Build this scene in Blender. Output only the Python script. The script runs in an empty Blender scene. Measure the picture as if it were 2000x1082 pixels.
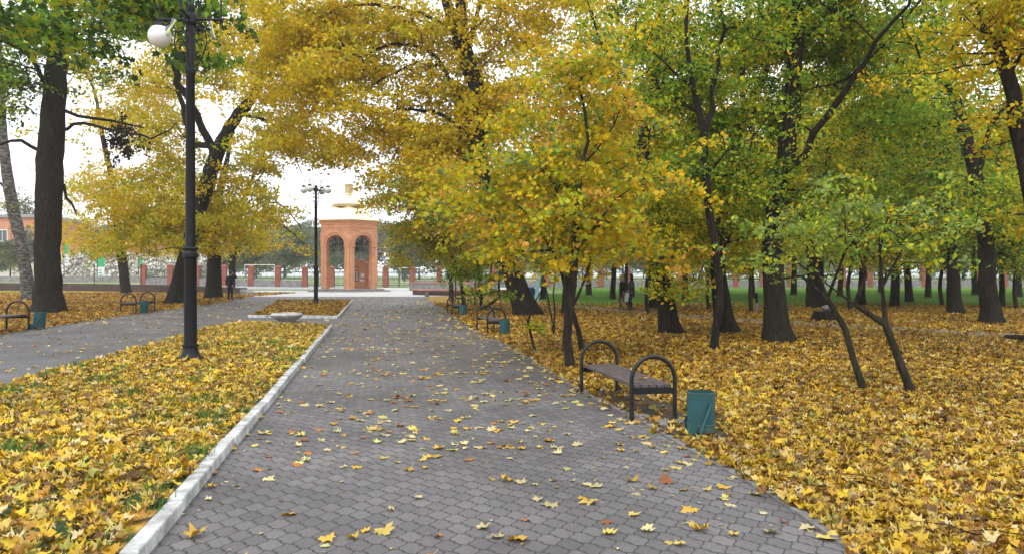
import bpy, bmesh, math, random
import numpy as np
from mathutils import Vector, Matrix
R = math.radians
PI = math.pi
rng = np.random.default_rng(7)
random.seed(7)
sc = bpy.context.scene

# ------------------------------------------------------------------ camera, world, sun, exposure
F, CH, HZ = 1500.0, 1.6, 538.0            # focal length in photo pixels, eye height, horizon row
cam = bpy.data.cameras.new('camera'); camo = bpy.data.objects.new('camera', cam)
sc.collection.objects.link(camo); sc.camera = camo
cam.sensor_width = 36; cam.lens = F / 2000 * 36; cam.shift_y = -3 / 2000
cam.clip_start = .05; cam.clip_end = 3000
camo.location = (0, 0, CH); camo.rotation_euler = (PI / 2, 0, 0)

w = bpy.data.worlds.new('World'); sc.world = w; w.use_nodes = True
nt = w.node_tree; bg = nt.nodes['Background']
sky = nt.nodes.new('ShaderNodeTexSky'); sky.sky_type = 'NISHITA'; sky.sun_disc = False
SUN_EL, SUN_ROT = R(50), R(200)
sky.sun_elevation = SUN_EL; sky.sun_rotation = SUN_ROT
sky.air_density = 1.0; sky.dust_density = 3.0; sky.ozone_density = 1.0
hs = nt.nodes.new('ShaderNodeHueSaturation'); hs.inputs['Saturation'].default_value = .22
nt.links.new(sky.outputs[0], hs.inputs['Color'])
# overcast: an even bright cloud layer laid over the clear-sky gradient
cl = nt.nodes.new('ShaderNodeMix'); cl.data_type = 'RGBA'; cl.inputs[0].default_value = .72
cl.inputs[7].default_value = (11.2, 11.5, 12.1, 1)
nt.links.new(hs.outputs[0], cl.inputs[6]); nt.links.new(cl.outputs[2], bg.inputs[0])
bg.inputs[1].default_value = .15
sl = bpy.data.lights.new('sun', 'SUN'); so = bpy.data.objects.new('sun', sl); sc.collection.objects.link(so)
sl.energy = .8; sl.angle = R(20); sl.color = (1, .96, .9)
sd = Vector((math.sin(SUN_ROT) * math.cos(SUN_EL), math.cos(SUN_ROT) * math.cos(SUN_EL), math.sin(SUN_EL)))
so.rotation_euler = sd.to_track_quat('Z', 'Y').to_euler()
so.location = (0, 0, 60)
vs = sc.view_settings; vs.view_transform = 'Standard'; vs.look = 'None'; vs.gamma = 1; vs.exposure = .36
cy = sc.cycles
cy.max_bounces = 7; cy.diffuse_bounces = 4; cy.glossy_bounces = 3; cy.transmission_bounces = 5
cy.transparent_max_bounces = 4; cy.volume_bounces = 1; cy.caustics_reflective = False; cy.caustics_refractive = False

# ------------------------------------------------------------------ helpers
def W(px, py, d): return np.array(((px - 1000) / F * d, d, CH - (py - HZ) / F * d))
def G(px, py):
    d = F * CH / (py - HZ); return ((px - 1000) / F * d, d)
def sstep(a, b, x):
    t = np.clip((x - a) / (b - a), 0, 1); return t * t * (3 - 2 * t)
def H(x, y):
    return sstep(82, 104, y) * (.45 + .55 * sstep(-22, -42, x))

def props(o, label=None, cat=None, group=None, kind=None):
    if label: o['label'] = label
    if cat: o['category'] = cat
    if group: o['group'] = group
    if kind: o['kind'] = kind
    return o
def empty(name, loc, label, cat, group=None, rz=0, s=1):
    o = bpy.data.objects.new(name, None); sc.collection.objects.link(o)
    o.location = loc; o.rotation_euler = (0, 0, rz); o.scale = (s, s, s); o.empty_display_size = .2
    return props(o, label, cat, group)
def link(name, me, mat=None, parent=None, loc=None):
    o = bpy.data.objects.new(name, me); sc.collection.objects.link(o)
    if mat is not None:
        for m in (mat if isinstance(mat, (list, tuple)) else [mat]): me.materials.append(m)
    if parent: o.parent = parent
    if loc is not None: o.location = loc
    return o
def bobj(name, bm, mat, parent=None, smooth=False, bevel=0, loc=None):
    bmesh.ops.recalc_face_normals(bm, faces=bm.faces)
    me = bpy.data.meshes.new(name); bm.to_mesh(me); bm.free()
    if smooth:
        me.polygons.foreach_set('use_smooth', [True] * len(me.polygons))
        me.set_sharp_from_angle(angle=R(40))
    o = link(name, me, mat, parent, loc)
    if bevel:
        b = o.modifiers.new('b', 'BEVEL'); b.width = bevel; b.segments = 2; b.limit_method = 'ANGLE'
    return o
def np_mesh(name, V, Fc, mat, parent=None, col=None, smooth=False):
    """V (n,3), Fc (m,k) all faces same size, col (n,3)"""
    me = bpy.data.meshes.new(name); n, m, k = len(V), len(Fc), Fc.shape[1]
    me.vertices.add(n); me.vertices.foreach_set('co', np.ascontiguousarray(V, np.float32).ravel())
    me.loops.add(m * k); me.loops.foreach_set('vertex_index', np.ascontiguousarray(Fc, np.int32).ravel())
    me.polygons.add(m); me.polygons.foreach_set('loop_start', np.arange(0, m * k, k, dtype=np.int32))
    me.polygons.foreach_set('loop_total', np.full(m, k, np.int32))
    if smooth: me.polygons.foreach_set('use_smooth', np.ones(m, bool))
    me.update(calc_edges=True)
    if col is not None:
        a = me.color_attributes.new('col', 'FLOAT_COLOR', 'POINT')
        c = np.ones((n, 4), np.float32); c[:, :3] = col; a.data.foreach_set('color', c.ravel())
    return link(name, me, mat, parent)
def copy_tree(o, parent=None):
    c = o.copy(); sc.collection.objects.link(c); c.parent = parent
    for ch in o.children: copy_tree(ch, c)
    return c

def box(bm, x0, x1, y0, y1, z0, z1, M=None):
    vs_ = [bm.verts.new((x, y, z)) for z in (z0, z1) for x, y in ((x0, y0), (x1, y0), (x1, y1), (x0, y1))]
    for f in ((0, 3, 2, 1), (4, 5, 6, 7), (0, 1, 5, 4), (1, 2, 6, 5), (2, 3, 7, 6), (3, 0, 4, 7)):
        bm.faces.new([vs_[i] for i in f])
    if M is not None: bmesh.ops.transform(bm, matrix=M, verts=vs_)
    return vs_
def lathe(bm, prof, n=20, c=(0, 0, 0), rot=0, cap=True):
    rings = []
    for r, z in prof:
        rings.append([bm.verts.new((c[0] + r * math.cos(rot + 2 * PI * i / n), c[1] + r * math.sin(rot + 2 * PI * i / n), c[2] + z)) for i in range(n)])
    for a, b in zip(rings, rings[1:]):
        for i in range(n): bm.faces.new((a[i], a[(i + 1) % n], b[(i + 1) % n], b[i]))
    if cap:
        bm.faces.new(rings[0][::-1]); bm.faces.new(rings[-1])
    return [v for r_ in rings for v in r_]
def tube_arr(P, Rr, n=6, flare=None):
    """numpy tube along polyline P with radii Rr -> V, F(quads)"""
    P = np.asarray(P, float); Rr = np.asarray(Rr, float)
    T = np.gradient(P, axis=0); T /= np.linalg.norm(T, axis=1)[:, None] + 1e-9
    up = np.array((0, 0, 1.)) if abs(T[0, 2]) < .9 else np.array((0, 1., 0))
    A = np.empty_like(T); a = np.cross(T[0], up); a /= np.linalg.norm(a); A[0] = a
    for i in range(1, len(T)):
        a = A[i - 1] - T[i] * np.dot(A[i - 1], T[i]); A[i] = a / (np.linalg.norm(a) + 1e-9)
    B = np.cross(T, A); th = np.arange(n) / n * 2 * PI
    rad = np.repeat(Rr[:, None], n, 1)
    if flare is not None: rad = rad * flare(np.arange(len(P)), th)
    V = P[:, None] + rad[..., None] * (np.cos(th)[None, :, None] * A[:, None] + np.sin(th)[None, :, None] * B[:, None])
    m = len(P); i = np.arange(m - 1)[:, None] * n; j = np.arange(n)[None]
    Fq = np.stack([i + j, i + (j + 1) % n, i + n + (j + 1) % n, i + n + j], -1).reshape(-1, 4)
    return V.reshape(-1, 3), Fq
def tube(bm, P, r, n=8, closed=False, cap=True):
    if closed: P = list(P) + [P[0]]
    V, Fq = tube_arr(P, r if hasattr(r, '__len__') else [r] * len(P), n)
    vs_ = [bm.verts.new(v) for v in V]
    for f in Fq: bm.faces.new([vs_[i] for i in f])
    if cap and not closed:
        bm.faces.new(vs_[:n][::-1]); bm.faces.new(vs_[-n:])
    return vs_

# ------------------------------------------------------------------ materials
def mat(name, col=(.5, .5, .5), rough=.7, metal=0, noise=0, nscale=8, bump=0, bscale=40, spec=.5, col2=None, stretch=None):
    m = bpy.data.materials.new(name); m.use_nodes = True; t = m.node_tree; b = t.nodes['Principled BSDF']
    b.inputs['Base Color'].default_value = (*col, 1); b.inputs['Roughness'].default_value = rough
    b.inputs['Metallic'].default_value = metal; b.inputs['Specular IOR Level'].default_value = spec
    tc = t.nodes.new('ShaderNodeTexCoord'); src = tc.outputs['Object']
    if stretch:
        mp = t.nodes.new('ShaderNodeMapping'); mp.inputs['Scale'].default_value = stretch
        t.links.new(src, mp.inputs[0]); src = mp.outputs[0]
    if noise or col2:
        n = t.nodes.new('ShaderNodeTexNoise'); n.inputs['Scale'].default_value = nscale; n.inputs['Detail'].default_value = 6
        n.inputs['Roughness'].default_value = .65
        r = t.nodes.new('ShaderNodeValToRGB'); r.color_ramp.elements[0].position = .35; r.color_ramp.elements[1].position = .65
        c2 = col2 or tuple(c * (1 - noise) for c in col)
        r.color_ramp.elements[0].color = (*c2, 1); r.color_ramp.elements[1].color = (*col, 1)
        t.links.new(src, n.inputs[0]); t.links.new(n.outputs[0], r.inputs[0]); t.links.new(r.outputs[0], b.inputs['Base Color'])
    if bump:
        n2 = t.nodes.new('ShaderNodeTexNoise'); n2.inputs['Scale'].default_value = bscale; n2.inputs['Detail'].default_value = 5
        bp = t.nodes.new('ShaderNodeBump'); bp.inputs['Strength'].default_value = bump; bp.inputs['Distance'].default_value = .02
        t.links.new(src, n2.inputs[0]); t.links.new(n2.outputs[0], bp.inputs['Height']); t.links.new(bp.outputs[0], b.inputs['Normal'])
    return m

def leaf_mat(name, trans=.45, gloss=.25):
    m = bpy.data.materials.new(name); m.use_nodes = True; t = m.node_tree; b = t.nodes['Principled BSDF']
    a = t.nodes.new('ShaderNodeAttribute'); a.attribute_name = 'col'
    b.inputs['Roughness'].default_value = .55; b.inputs['Specular IOR Level'].default_value = gloss
    t.links.new(a.outputs['Color'], b.inputs['Base Color'])
    tr = t.nodes.new('ShaderNodeBsdfTranslucent'); t.links.new(a.outputs['Color'], tr.inputs[0])
    mx = t.nodes.new('ShaderNodeMixShader'); mx.inputs[0].default_value = trans
    t.links.new(b.outputs[0], mx.inputs[1]); t.links.new(tr.outputs[0], mx.inputs[2])
    t.links.new(mx.outputs[0], t.nodes['Material Output'].inputs[0]); return m

class NB:
    """tiny node builder"""
    def __init__(s, m): s.t = m.node_tree
    def n(s, ty, **kw):
        nd = s.t.nodes.new('ShaderNode' + ty)
        for k, v in kw.items(): setattr(nd, k, v)
        return nd
    def put(s, sock, v):
        if hasattr(v, 'is_output'): s.t.links.new(v, sock)
        else: sock.default_value = v
    def math(s, op, a, b=None, c=None):
        nd = s.n('Math', operation=op); s.put(nd.inputs[0], a)
        if b is not None: s.put(nd.inputs[1], b)
        if c is not None: s.put(nd.inputs[2], c)
        return nd.outputs[0]
    def mix(s, f, a, b):
        nd = s.n('Mix', data_type='RGBA'); s.put(nd.inputs[0], f)
        s.put(nd.inputs[6], a if hasattr(a, 'is_output') else (*a, 1)); s.put(nd.inputs[7], b if hasattr(b, 'is_output') else (*b, 1))
        return nd.outputs[2]
    def noise(s, scale, detail=4, vec=None):
        nd = s.n('TexNoise'); nd.inputs['Scale'].default_value = scale; nd.inputs['Detail'].default_value = detail
        if vec is not None: s.t.links.new(vec, nd.inputs[0])
        return nd.outputs[0]
    def ramp(s, f, stops):
        nd = s.n('ValToRGB'); e = nd.color_ramp.elements
        while len(e) < len(stops): e.new(.5)
        for el, (p, c) in zip(e, stops): el.position = p; el.color = (*c, 1)
        s.put(nd.inputs[0], f); return nd.outputs[0]
    def range(s, v, a, b, c=0, d=1):
        nd = s.n('MapRange', interpolation_type='SMOOTHSTEP'); s.put(nd.inputs[0], v)
        for i, x in enumerate((a, b, c, d)): s.put(nd.inputs[i + 1], x)
        return nd.outputs[0]

def paver_mat():
    m = bpy.data.materials.new('pavers'); m.use_nodes = True; B = NB(m); b = m.node_tree.nodes['Principled BSDF']
    g = B.n('TexCoord'); mp = B.n('Mapping'); mp.inputs['Rotation'].default_value = (0, 0, R(-10))
    B.t.links.new(g.outputs['Object'], mp.inputs[0])
    pos = mp.outputs[0]
    sx = B.n('SeparateXYZ'); B.t.links.new(pos, sx.inputs[0])
    wob = B.n('TexNoise'); wob.inputs['Scale'].default_value = 2.2
    B.t.links.new(pos, wob.inputs[0]); wv = B.math('MULTIPLY', B.math('SUBTRACT', wob.outputs[0], .5), .05)
    w_, h_ = .205, .167
    u0 = B.math('ADD', sx.outputs[0], B.math('MULTIPLY', wv, .1)); v0 = B.math('ADD', B.math('MULTIPLY', sx.outputs[1], .85), B.math('MULTIPLY', wv, .1))
    u = B.math('ADD', u0, B.math('MULTIPLY', B.math('SINE', B.math('MULTIPLY', v0, 4 * PI / h_)), .010))
    v = B.math('ADD', v0, B.math('MULTIPLY', B.math('SINE', B.math('MULTIPLY', u0, 4 * PI / w_)), .009))
    def lat(ox, oy):
        iu = B.math('FLOOR', B.math('ADD', B.math('DIVIDE', B.math('SUBTRACT', u, ox), w_), .5)); iv = B.math('FLOOR', B.math('ADD', B.math('DIVIDE', B.math('SUBTRACT', v, oy), h_), .5))
        du = B.math('SUBTRACT', B.math('SUBTRACT', u, ox), B.math('MULTIPLY', iu, w_)); dv = B.math('SUBTRACT', B.math('SUBTRACT', v, oy), B.math('MULTIPLY', iv, h_))
        d = B.math('SQRT', B.math('ADD', B.math('MULTIPLY', du, du), B.math('MULTIPLY', dv, dv))); return iu, iv, d, B.math('SUBTRACT', h_ / 2, B.math('ABSOLUTE', dv))
    A1, A2, dA, eA = lat(0, 0); B1, B2, dB, eB = lat(w_ / 2, h_ / 2)
    sel = B.math('LESS_THAN', dA, dB)
    def pickm(x, y):
        n_ = B.n('Mix', data_type='FLOAT'); B.put(n_.inputs[0], sel); B.put(n_.inputs[2], y); B.put(n_.inputs[3], x); return n_.outputs[0]
    e = B.math('MINIMUM', B.math('MULTIPLY', B.math('ABSOLUTE', B.math('SUBTRACT', dA, dB)), .6), pickm(eA, eB))
    joint = B.range(e, .0012, .006)
    cb = B.n('CombineXYZ'); B.t.links.new(pickm(A1, B.math('ADD', B1, 500.5)), cb.inputs[0]); B.t.links.new(pickm(A2, B2), cb.inputs[1])
    wn = B.n('TexWhiteNoise', noise_dimensions='2D'); B.t.links.new(cb.outputs[0], wn.inputs['Vector'])
    base = B.ramp(wn.outputs[0], [(0, (.112, .106, .107)), (.5, (.130, .123, .124)), (1, (.158, .150, .150))])
    big = B.range(B.noise(.55, 6, pos), .3, .7, .72, 1.16)
    fine = B.range(B.noise(60, 6, pos), .25, .75, .8, 1.18)
    k = B.math('MULTIPLY', big, fine)
    mul = B.n('VectorMath', operation='SCALE'); B.t.links.new(base, mul.inputs[0]); B.t.links.new(k, mul.inputs['Scale'])
    col = B.mix(joint, (.036, .032, .033), mul.outputs[0])
    B.t.links.new(col, b.inputs['Base Color']); b.inputs['Roughness'].default_value = .62; b.inputs['Specular IOR Level'].default_value = .35
    bp = B.n('Bump'); bp.inputs['Strength'].default_value = .6; bp.inputs['Distance'].default_value = .012
    hgt = B.math('ADD', B.range(e, .001, .013), B.math('MULTIPLY', B.noise(90, 4, pos), .25))
    B.t.links.new(hgt, bp.inputs['Height']); B.t.links.new(bp.outputs[0], b.inputs['Normal'])
    return m

LITTER = [(0, (.10, .05, .015)), (.3, (.30, .16, .03)), (.55, (.48, .28, .04)), (.8, (.56, .38, .07)), (1, (.60, .46, .16))]
def litter_col(B, pos, scale=11):
    v = B.n('TexVoronoi'); v.inputs['Scale'].default_value = scale; B.t.links.new(pos, v.inputs[0])
    sp = B.n('SeparateColor'); B.t.links.new(v.outputs['Color'], sp.inputs[0])
    c = B.ramp(B.math('MULTIPLY', sp.outputs[0], B.range(B.noise(.8, 4, pos), .2, .8, .65, 1.1)), LITTER)
    return c, v.outputs['Distance']
def ground_mat():
    m = bpy.data.materials.new('park_ground'); m.use_nodes = True; B = NB(m); b = m.node_tree.nodes['Principled BSDF']
    g = B.n('NewGeometry'); pos = g.outputs['Position']; sx = B.n('SeparateXYZ'); B.t.links.new(pos, sx.inputs[0])
    c, dist = litter_col(B, pos)
    n1 = B.noise(.25, 5, pos)
    thr = B.math('ADD', 39, B.range(sx.outputs[0], 4, -6, 0, 40))
    yv = B.math('ADD', sx.outputs[1], B.math('MULTIPLY', B.math('SUBTRACT', n1, .5), 26))
    gm = B.math('MULTIPLY', B.range(B.math('SUBTRACT', yv, thr), -5, 6), B.range(B.noise(2.5, 5, pos), .3, .55, .55, 1))
    grass = B.ramp(B.noise(9, 8, pos), [(.3, (.035, .10, .015)), (.55, (.07, .20, .025)), (.75, (.14, .26, .05))])
    col = B.mix(gm, c, grass)
    field = B.ramp(B.noise(.08, 6, pos), [(.3, (.20, .26, .10)), (.6, (.34, .38, .18)), (.8, (.42, .40, .24))])
    col = B.mix(B.range(sx.outputs[1], 93, 97), col, field)
    B.t.links.new(col, b.inputs['Base Color']); b.inputs['Roughness'].default_value = .9; b.inputs['Specular IOR Level'].default_value = .15
    bp = B.n('Bump'); bp.inputs['Strength'].default_value = .8; bp.inputs['Distance'].default_value = .04
    B.t.links.new(B.noise(14, 6, pos), bp.inputs['Height']); B.t.links.new(bp.outputs[0], b.inputs['Normal'])
    return m
def bed_mat():
    m = bpy.data.materials.new('bed_soil'); m.use_nodes = True; B = NB(m); b = m.node_tree.nodes['Principled BSDF']
    g = B.n('NewGeometry'); pos = g.outputs['Position']; c, dist = litter_col(B, pos, 10)
    col = B.mix(B.range(B.noise(3, 5, pos), .45, .6), (.03, .06, .012), c)
    B.t.links.new(col, b.inputs['Base Color']); b.inputs['Roughness'].default_value = .9
    return m
def brick_mat(name, c1, c2, mortar, sx=.25, sy=.075):
    m = bpy.data.materials.new(name); m.use_nodes = True; B = NB(m); b = m.node_tree.nodes['Principled BSDF']
    g = B.n('NewGeometry'); s = B.n('SeparateXYZ'); B.t.links.new(g.outputs['Position'], s.inputs[0])
    cb = B.n('CombineXYZ'); B.t.links.new(B.math('ADD', s.outputs[0], s.outputs[1]), cb.inputs[0]); B.t.links.new(s.outputs[2], cb.inputs[1])
    br = B.n('TexBrick'); B.t.links.new(cb.outputs[0], br.inputs[0])
    br.inputs['Color1'].default_value = (*c1, 1); br.inputs['Color2'].default_value = (*c2, 1); br.inputs['Mortar'].default_value = (*mortar, 1)
    br.inputs['Scale'].default_value = 1; br.inputs['Brick Width'].default_value = sx; br.inputs['Row Height'].default_value = sy
    br.inputs['Mortar Size'].default_value = .008
    k = B.range(B.noise(1.2, 6, g.outputs['Position']), .3, .7, .8, 1.12)
    mul = B.n('VectorMath', operation='SCALE'); B.t.links.new(br.outputs[0], mul.inputs[0]); B.t.links.new(k, mul.inputs['Scale'])
    B.t.links.new(mul.outputs[0], b.inputs['Base Color']); b.inputs['Roughness'].default_value = .85
    return m
def stone_mat():
    m = bpy.data.materials.new('pale_rubble'); m.use_nodes = True; B = NB(m); b = m.node_tree.nodes['Principled BSDF']
    g = B.n('NewGeometry'); v = B.n('TexVoronoi'); v.inputs['Scale'].default_value = 2.2; B.t.links.new(g.outputs['Position'], v.inputs[0])
    v2 = B.n('TexVoronoi', feature='DISTANCE_TO_EDGE'); v2.inputs['Scale'].default_value = 2.2; B.t.links.new(g.outputs['Position'], v2.inputs[0])
    sp = B.n('SeparateColor'); B.t.links.new(v.outputs['Color'], sp.inputs[0])
    c = B.ramp(sp.outputs[0], [(0, (.28, .25, .22)), (.5, (.5, .47, .42)), (1, (.75, .72, .68))])
    col = B.mix(B.range(v2.outputs[0], .03, .12), (.06, .055, .05), c)
    B.t.links.new(col, b.inputs['Base Color']); b.inputs['Roughness'].default_value = .9
    return m
def bark_mat(name, c1, c2, moss=None):
    m = bpy.data.materials.new(name); m.use_nodes = True; B = NB(m); b = m.node_tree.nodes['Principled BSDF']
    g = B.n('NewGeometry'); mp = B.n('Mapping'); mp.inputs['Scale'].default_value = (1, 1, .16); B.t.links.new(g.outputs['Position'], mp.inputs[0])
    n = B.n('TexNoise'); n.inputs['Scale'].default_value = 22; n.inputs['Detail'].default_value = 7; n.inputs['Roughness'].default_value = .7
    B.t.links.new(mp.outputs[0], n.inputs[0])
    col = B.ramp(n.outputs[0], [(.36, c1), (.56, c2), (.75, tuple(min(1, q * 2.2) for q in c2))])
    if moss: col = B.mix(B.math('MULTIPLY', B.range(B.noise(1.3, 5, g.outputs['Position']), .5, .7), .6), col, moss)
    B.t.links.new(col, b.inputs['Base Color']); b.inputs['Roughness'].default_value = .92; b.inputs['Specular IOR Level'].default_value = .2
    bp = B.n('Bump'); bp.inputs['Strength'].default_value = 1; bp.inputs['Distance'].default_value = .09
    B.t.links.new(n.outputs[0], bp.inputs['Height']); B.t.links.new(bp.outputs[0], b.inputs['Normal']); return m
def birch_mat():
    m = bpy.data.materials.new('birch_bark'); m.use_nodes = True; B = NB(m); b = m.node_tree.nodes['Principled BSDF']
    g = B.n('NewGeometry'); mp = B.n('Mapping'); mp.inputs['Scale'].default_value = (1.6, 1.6, 5); B.t.links.new(g.outputs['Position'], mp.inputs[0])
    n = B.noise(2.2, 6, mp.outputs[0]); col = B.ramp(n, [(.47, (.03, .027, .024)), (.56, (.13, .127, .115))])
    B.t.links.new(col, b.inputs['Base Color']); b.inputs['Roughness'].default_value = .8; return m

M = dict(
    ground=ground_mat(), pavers=paver_mat(), bed=bed_mat(), leaf=leaf_mat('tree_leaf', .44), fallen=leaf_mat('fallen_leaf', .15, .3),
    grass=leaf_mat('grass_blade', .3, .3),
    bark=bark_mat('maple_bark', (.006, .0045, .0035), (.030, .024, .019), (.03, .033, .014)), bark2=bark_mat('young_bark', (.010, .008, .006), (.045, .037, .027), (.045, .048, .025)),
    birch=birch_mat(),
    kerb=mat('white_painted_concrete', (.66, .67, .67), .75, noise=.0, col2=(.27, .265, .25), nscale=5, bump=.7, bscale=26),
    kerb2=mat('grey_concrete', (.23, .22, .21), .85, noise=.5, nscale=9, bump=.4),
    lamp=mat('black_lamp_paint', (.008, .009, .012), .5, spec=.3, noise=.4, nscale=14, bump=.12, bscale=60),
    globe=mat('white_glass', (.78, .80, .82), .18, noise=.12, nscale=5),
    blue=mat('faded_blue_cloth', (.17, .2, .42), .8, noise=.3), yellow=mat('faded_yellow_cloth', (.62, .62, .25), .8, noise=.3),
    steel=mat('black_tube_paint', (.009, .010, .013), .42, spec=.4, noise=.5, nscale=20, bump=.1),
    wood=mat('weathered_slats', (.12, .09, .085), .7, col2=(.05, .036, .034), nscale=9, bump=.5, bscale=25, stretch=(6, .6, 6)),
    teal=mat('teal_paint', (.005, .085, .095), .5, col2=(.010, .055, .06), nscale=6, bump=.15), teal2=mat('worn_teal_paint', (.03, .11, .10), .7, col2=(.05, .05, .035), nscale=12, bump=.3),
    dirt=mat('trodden_path', (.25, .225, .20), .9, col2=(.17, .14, .11), nscale=3, bump=.5), soil=mat('bare_soil', (.085, .06, .042), .95, col2=(.035, .025, .02), nscale=7, bump=.9, bscale=22),
    brick=brick_mat('arch_brick', (.60, .27, .13), (.50, .20, .10), (.48, .32, .22)), brick2=brick_mat('pillar_brick', (.30, .07, .04), (.23, .05, .03), (.26, .15, .11)),
    brickplain=mat('orange_brick_trim', (.62, .28, .14), .8, noise=.2, nscale=2),
    gold=mat('pale_gold', (.97, .83, .56), .3, metal=1, noise=.12, nscale=1.5), gold2=mat('shaded_gold', (.62, .47, .24), .5, metal=.8, noise=.3, nscale=2), iron=mat('dark_iron', (.03, .035, .035), .5, noise=.3),  # second gold is the dome's gold, darkened to suggest a dimmer horizon reflection
    greeniron=mat('green_iron', (.05, .10, .07), .6, noise=.3), stone=stone_mat(),
    greystone=mat('grey_stone', (.30, .29, .28), .9, col2=(.15, .145, .14), nscale=3.5, bump=.7, bscale=8),
    brownwall=mat('dark_brown_wall', (.085, .055, .045), .85, col2=(.035, .025, .022), nscale=2, bump=.4, bscale=9),
    coping=mat('pink_coping', (.48, .20, .16), .8, noise=.3, nscale=2), paving=mat('pale_paving', (.52, .51, .50), .85, noise=.25, nscale=.9, bump=.3),
    road=mat('pale_road', (.38, .38, .37), .9, noise=.2, nscale=.5), white=mat('white_paint', (.78, .78, .78), .6, noise=.12, nscale=3),
    orange=mat('orange_render', (.58, .25, .15), .85, noise=.15, nscale=.6), cream=mat('cream_render', (.62, .56, .5), .85, noise=.12, nscale=.6),
    roof=mat('grey_metal_roof', (.3, .3, .31), .6, noise=.2), glass=mat('dark_window_glass', (.05, .06, .07), .1, spec=.8),
    banner=mat('green_banner', (.03, .38, .14), .7, noise=.1), bannerw=mat('white_banner', (.7, .72, .75), .7, noise=.1),
    bowl=mat('white_stone_bowl', (.52, .51, .5), .8, col2=(.3, .29, .28), nscale=5, bump=.4), board=mat('dark_green_board', (.035, .045, .03), .8, noise=.4, nscale=4, spec=.2),
    bluep=mat('blue_plastic', (.03, .14, .45), .5, noise=.2), lblue=mat('light_blue_paint', (.25, .5, .65), .6, noise=.2),
    skin=mat('skin', (.52, .32, .24), .6, noise=.1), black=mat('black_cloth', (.015, .016, .022), .85, noise=.3, nscale=20), grey=mat('grey_cloth', (.06, .06, .065), .9, noise=.3, nscale=20),
    blonde=mat('light_hair', (.50, .36, .2), .6, noise=.3, nscale=40), dark=mat('dark_hair', (.04, .022, .015), .5, noise=.3, nscale=40), tights=mat('brown_tights', (.16, .07, .045), .6, noise=.2),
    leather=mat('black_leather', (.012, .011, .011), .4, noise=.2), bag=mat('pale_bag', (.62, .70, .76), .6, noise=.15), nest=mat('dead_leaf_clump', (.035, .022, .012), .95, noise=.4),
    cutwood=mat('cut_wood', (.22, .17, .12), .85, noise=.4, nscale=12), brownleather=mat('brown_wood', (.12, .07, .04), .8, noise=.3),
)

# ------------------------------------------------------------------ ground
nx, ny = 120, 160
xs = np.concatenate([np.linspace(-500, -90, 14), np.linspace(-84, 84, 92), np.linspace(90, 500, 14)])
ys = np.concatenate([np.linspace(-60, 70, 30), np.linspace(72, 112, 60), np.linspace(116, 800, 40)])
X, Y = np.meshgrid(xs, ys); Z = H(X, Y)
V = np.stack([X, Y, Z], -1).reshape(-1, 3); nxx = len(xs)
i, j = np.meshgrid(np.arange(len(ys) - 1), np.arange(nxx - 1), indexing='ij'); a = (i * nxx + j).ravel()
props(np_mesh('ground', V, np.stack([a, a + 1, a + nxx + 1, a + nxx], -1), M['ground'], smooth=True), kind='structure')

right_edge = [(2.3, -3), (2.15, 1.5), (1.94, 4.41), (1.85, 5.56), (1.59, 7.02), (1.36, 8.5), (.93, 10.6), (.50, 13.5), (-.02, 16.9), (-.80, 20.5), (-1.95, 27.6), (-3.15, 35.8), (-4.6, 44.4), (-6.6, 58)]
left_edge = [(-19.6, 58), (-17.4, 47), (-16.4, 40.7), (-15.6, 33.3), (-15.1, 29.3), (-14.1, 23.5), (-13.6, 20.5), (-12.5, 14), (-11.4, 7), (-9.8, -3)]
def poly_sheet(name, pts, z, m, kind='structure', thick=0):
    bm = bmesh.new(); f = bm.faces.new([bm.verts.new((x, y, z)) for x, y in pts])
    if thick:
        r = bmesh.ops.extrude_face_region(bm, geom=[f]); bmesh.ops.translate(bm, vec=(0, 0, -thick), verts=[v for v in r['geom'] if isinstance(v, bmesh.types.BMVert)])
    bmesh.ops.triangulate(bm, faces=bm.faces); o = bobj(name, bm, m); o['kind'] = kind; return o
def smooth_line(pts, n=6):
    P = np.array(pts, float); Q = np.vstack([2 * P[0] - P[1], P, 2 * P[-1] - P[-2]]); out = []
    for k in range(1, len(Q) - 2):
        for t in np.arange(n) / n:
            out.append(.5 * ((2 * Q[k]) + (-Q[k - 1] + Q[k + 1]) * t + (2 * Q[k - 1] - 5 * Q[k] + 4 * Q[k + 1] - Q[k + 2]) * t * t + (-Q[k - 1] + 3 * Q[k] - 3 * Q[k + 1] + Q[k + 2]) * t ** 3))
    out.append(P[-1]); return np.array(out)
RE = smooth_line(right_edge); LE = smooth_line(left_edge)
poly_sheet('path', [tuple(p) for p in RE] + [tuple(p) for p in LE], .012, M['pavers'])
poly_sheet('plaza', [(-6.6, 58.01), (-4, 62), (6, 70), (6, 82), (-30, 82), (-34, 76), (-19.6, 58.01)], .016, M['paving'])
# road behind the plaza follows the rising ground
def strip(name, x0, x1, y0, y1, m, dz=.02, n=24):
    xs_ = np.linspace(x0, x1, n); ys_ = np.linspace(y0, y1, 14); X, Y = np.meshgrid(xs_, ys_); V = np.stack([X, Y, H(X, Y) + dz], -1).reshape(-1, 3)
    i, j = np.meshgrid(np.arange(13), np.arange(n - 1), indexing='ij'); a = (i * n + j).ravel()
    return props(np_mesh(name, V, np.stack([a, a + 1, a + n + 1, a + n], -1), m), kind='structure')
strip('road', -110, -20, 86.2, 94, M['road']); strip('pavement', -20, 4, 82.1, 91, M['paving'])
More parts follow.
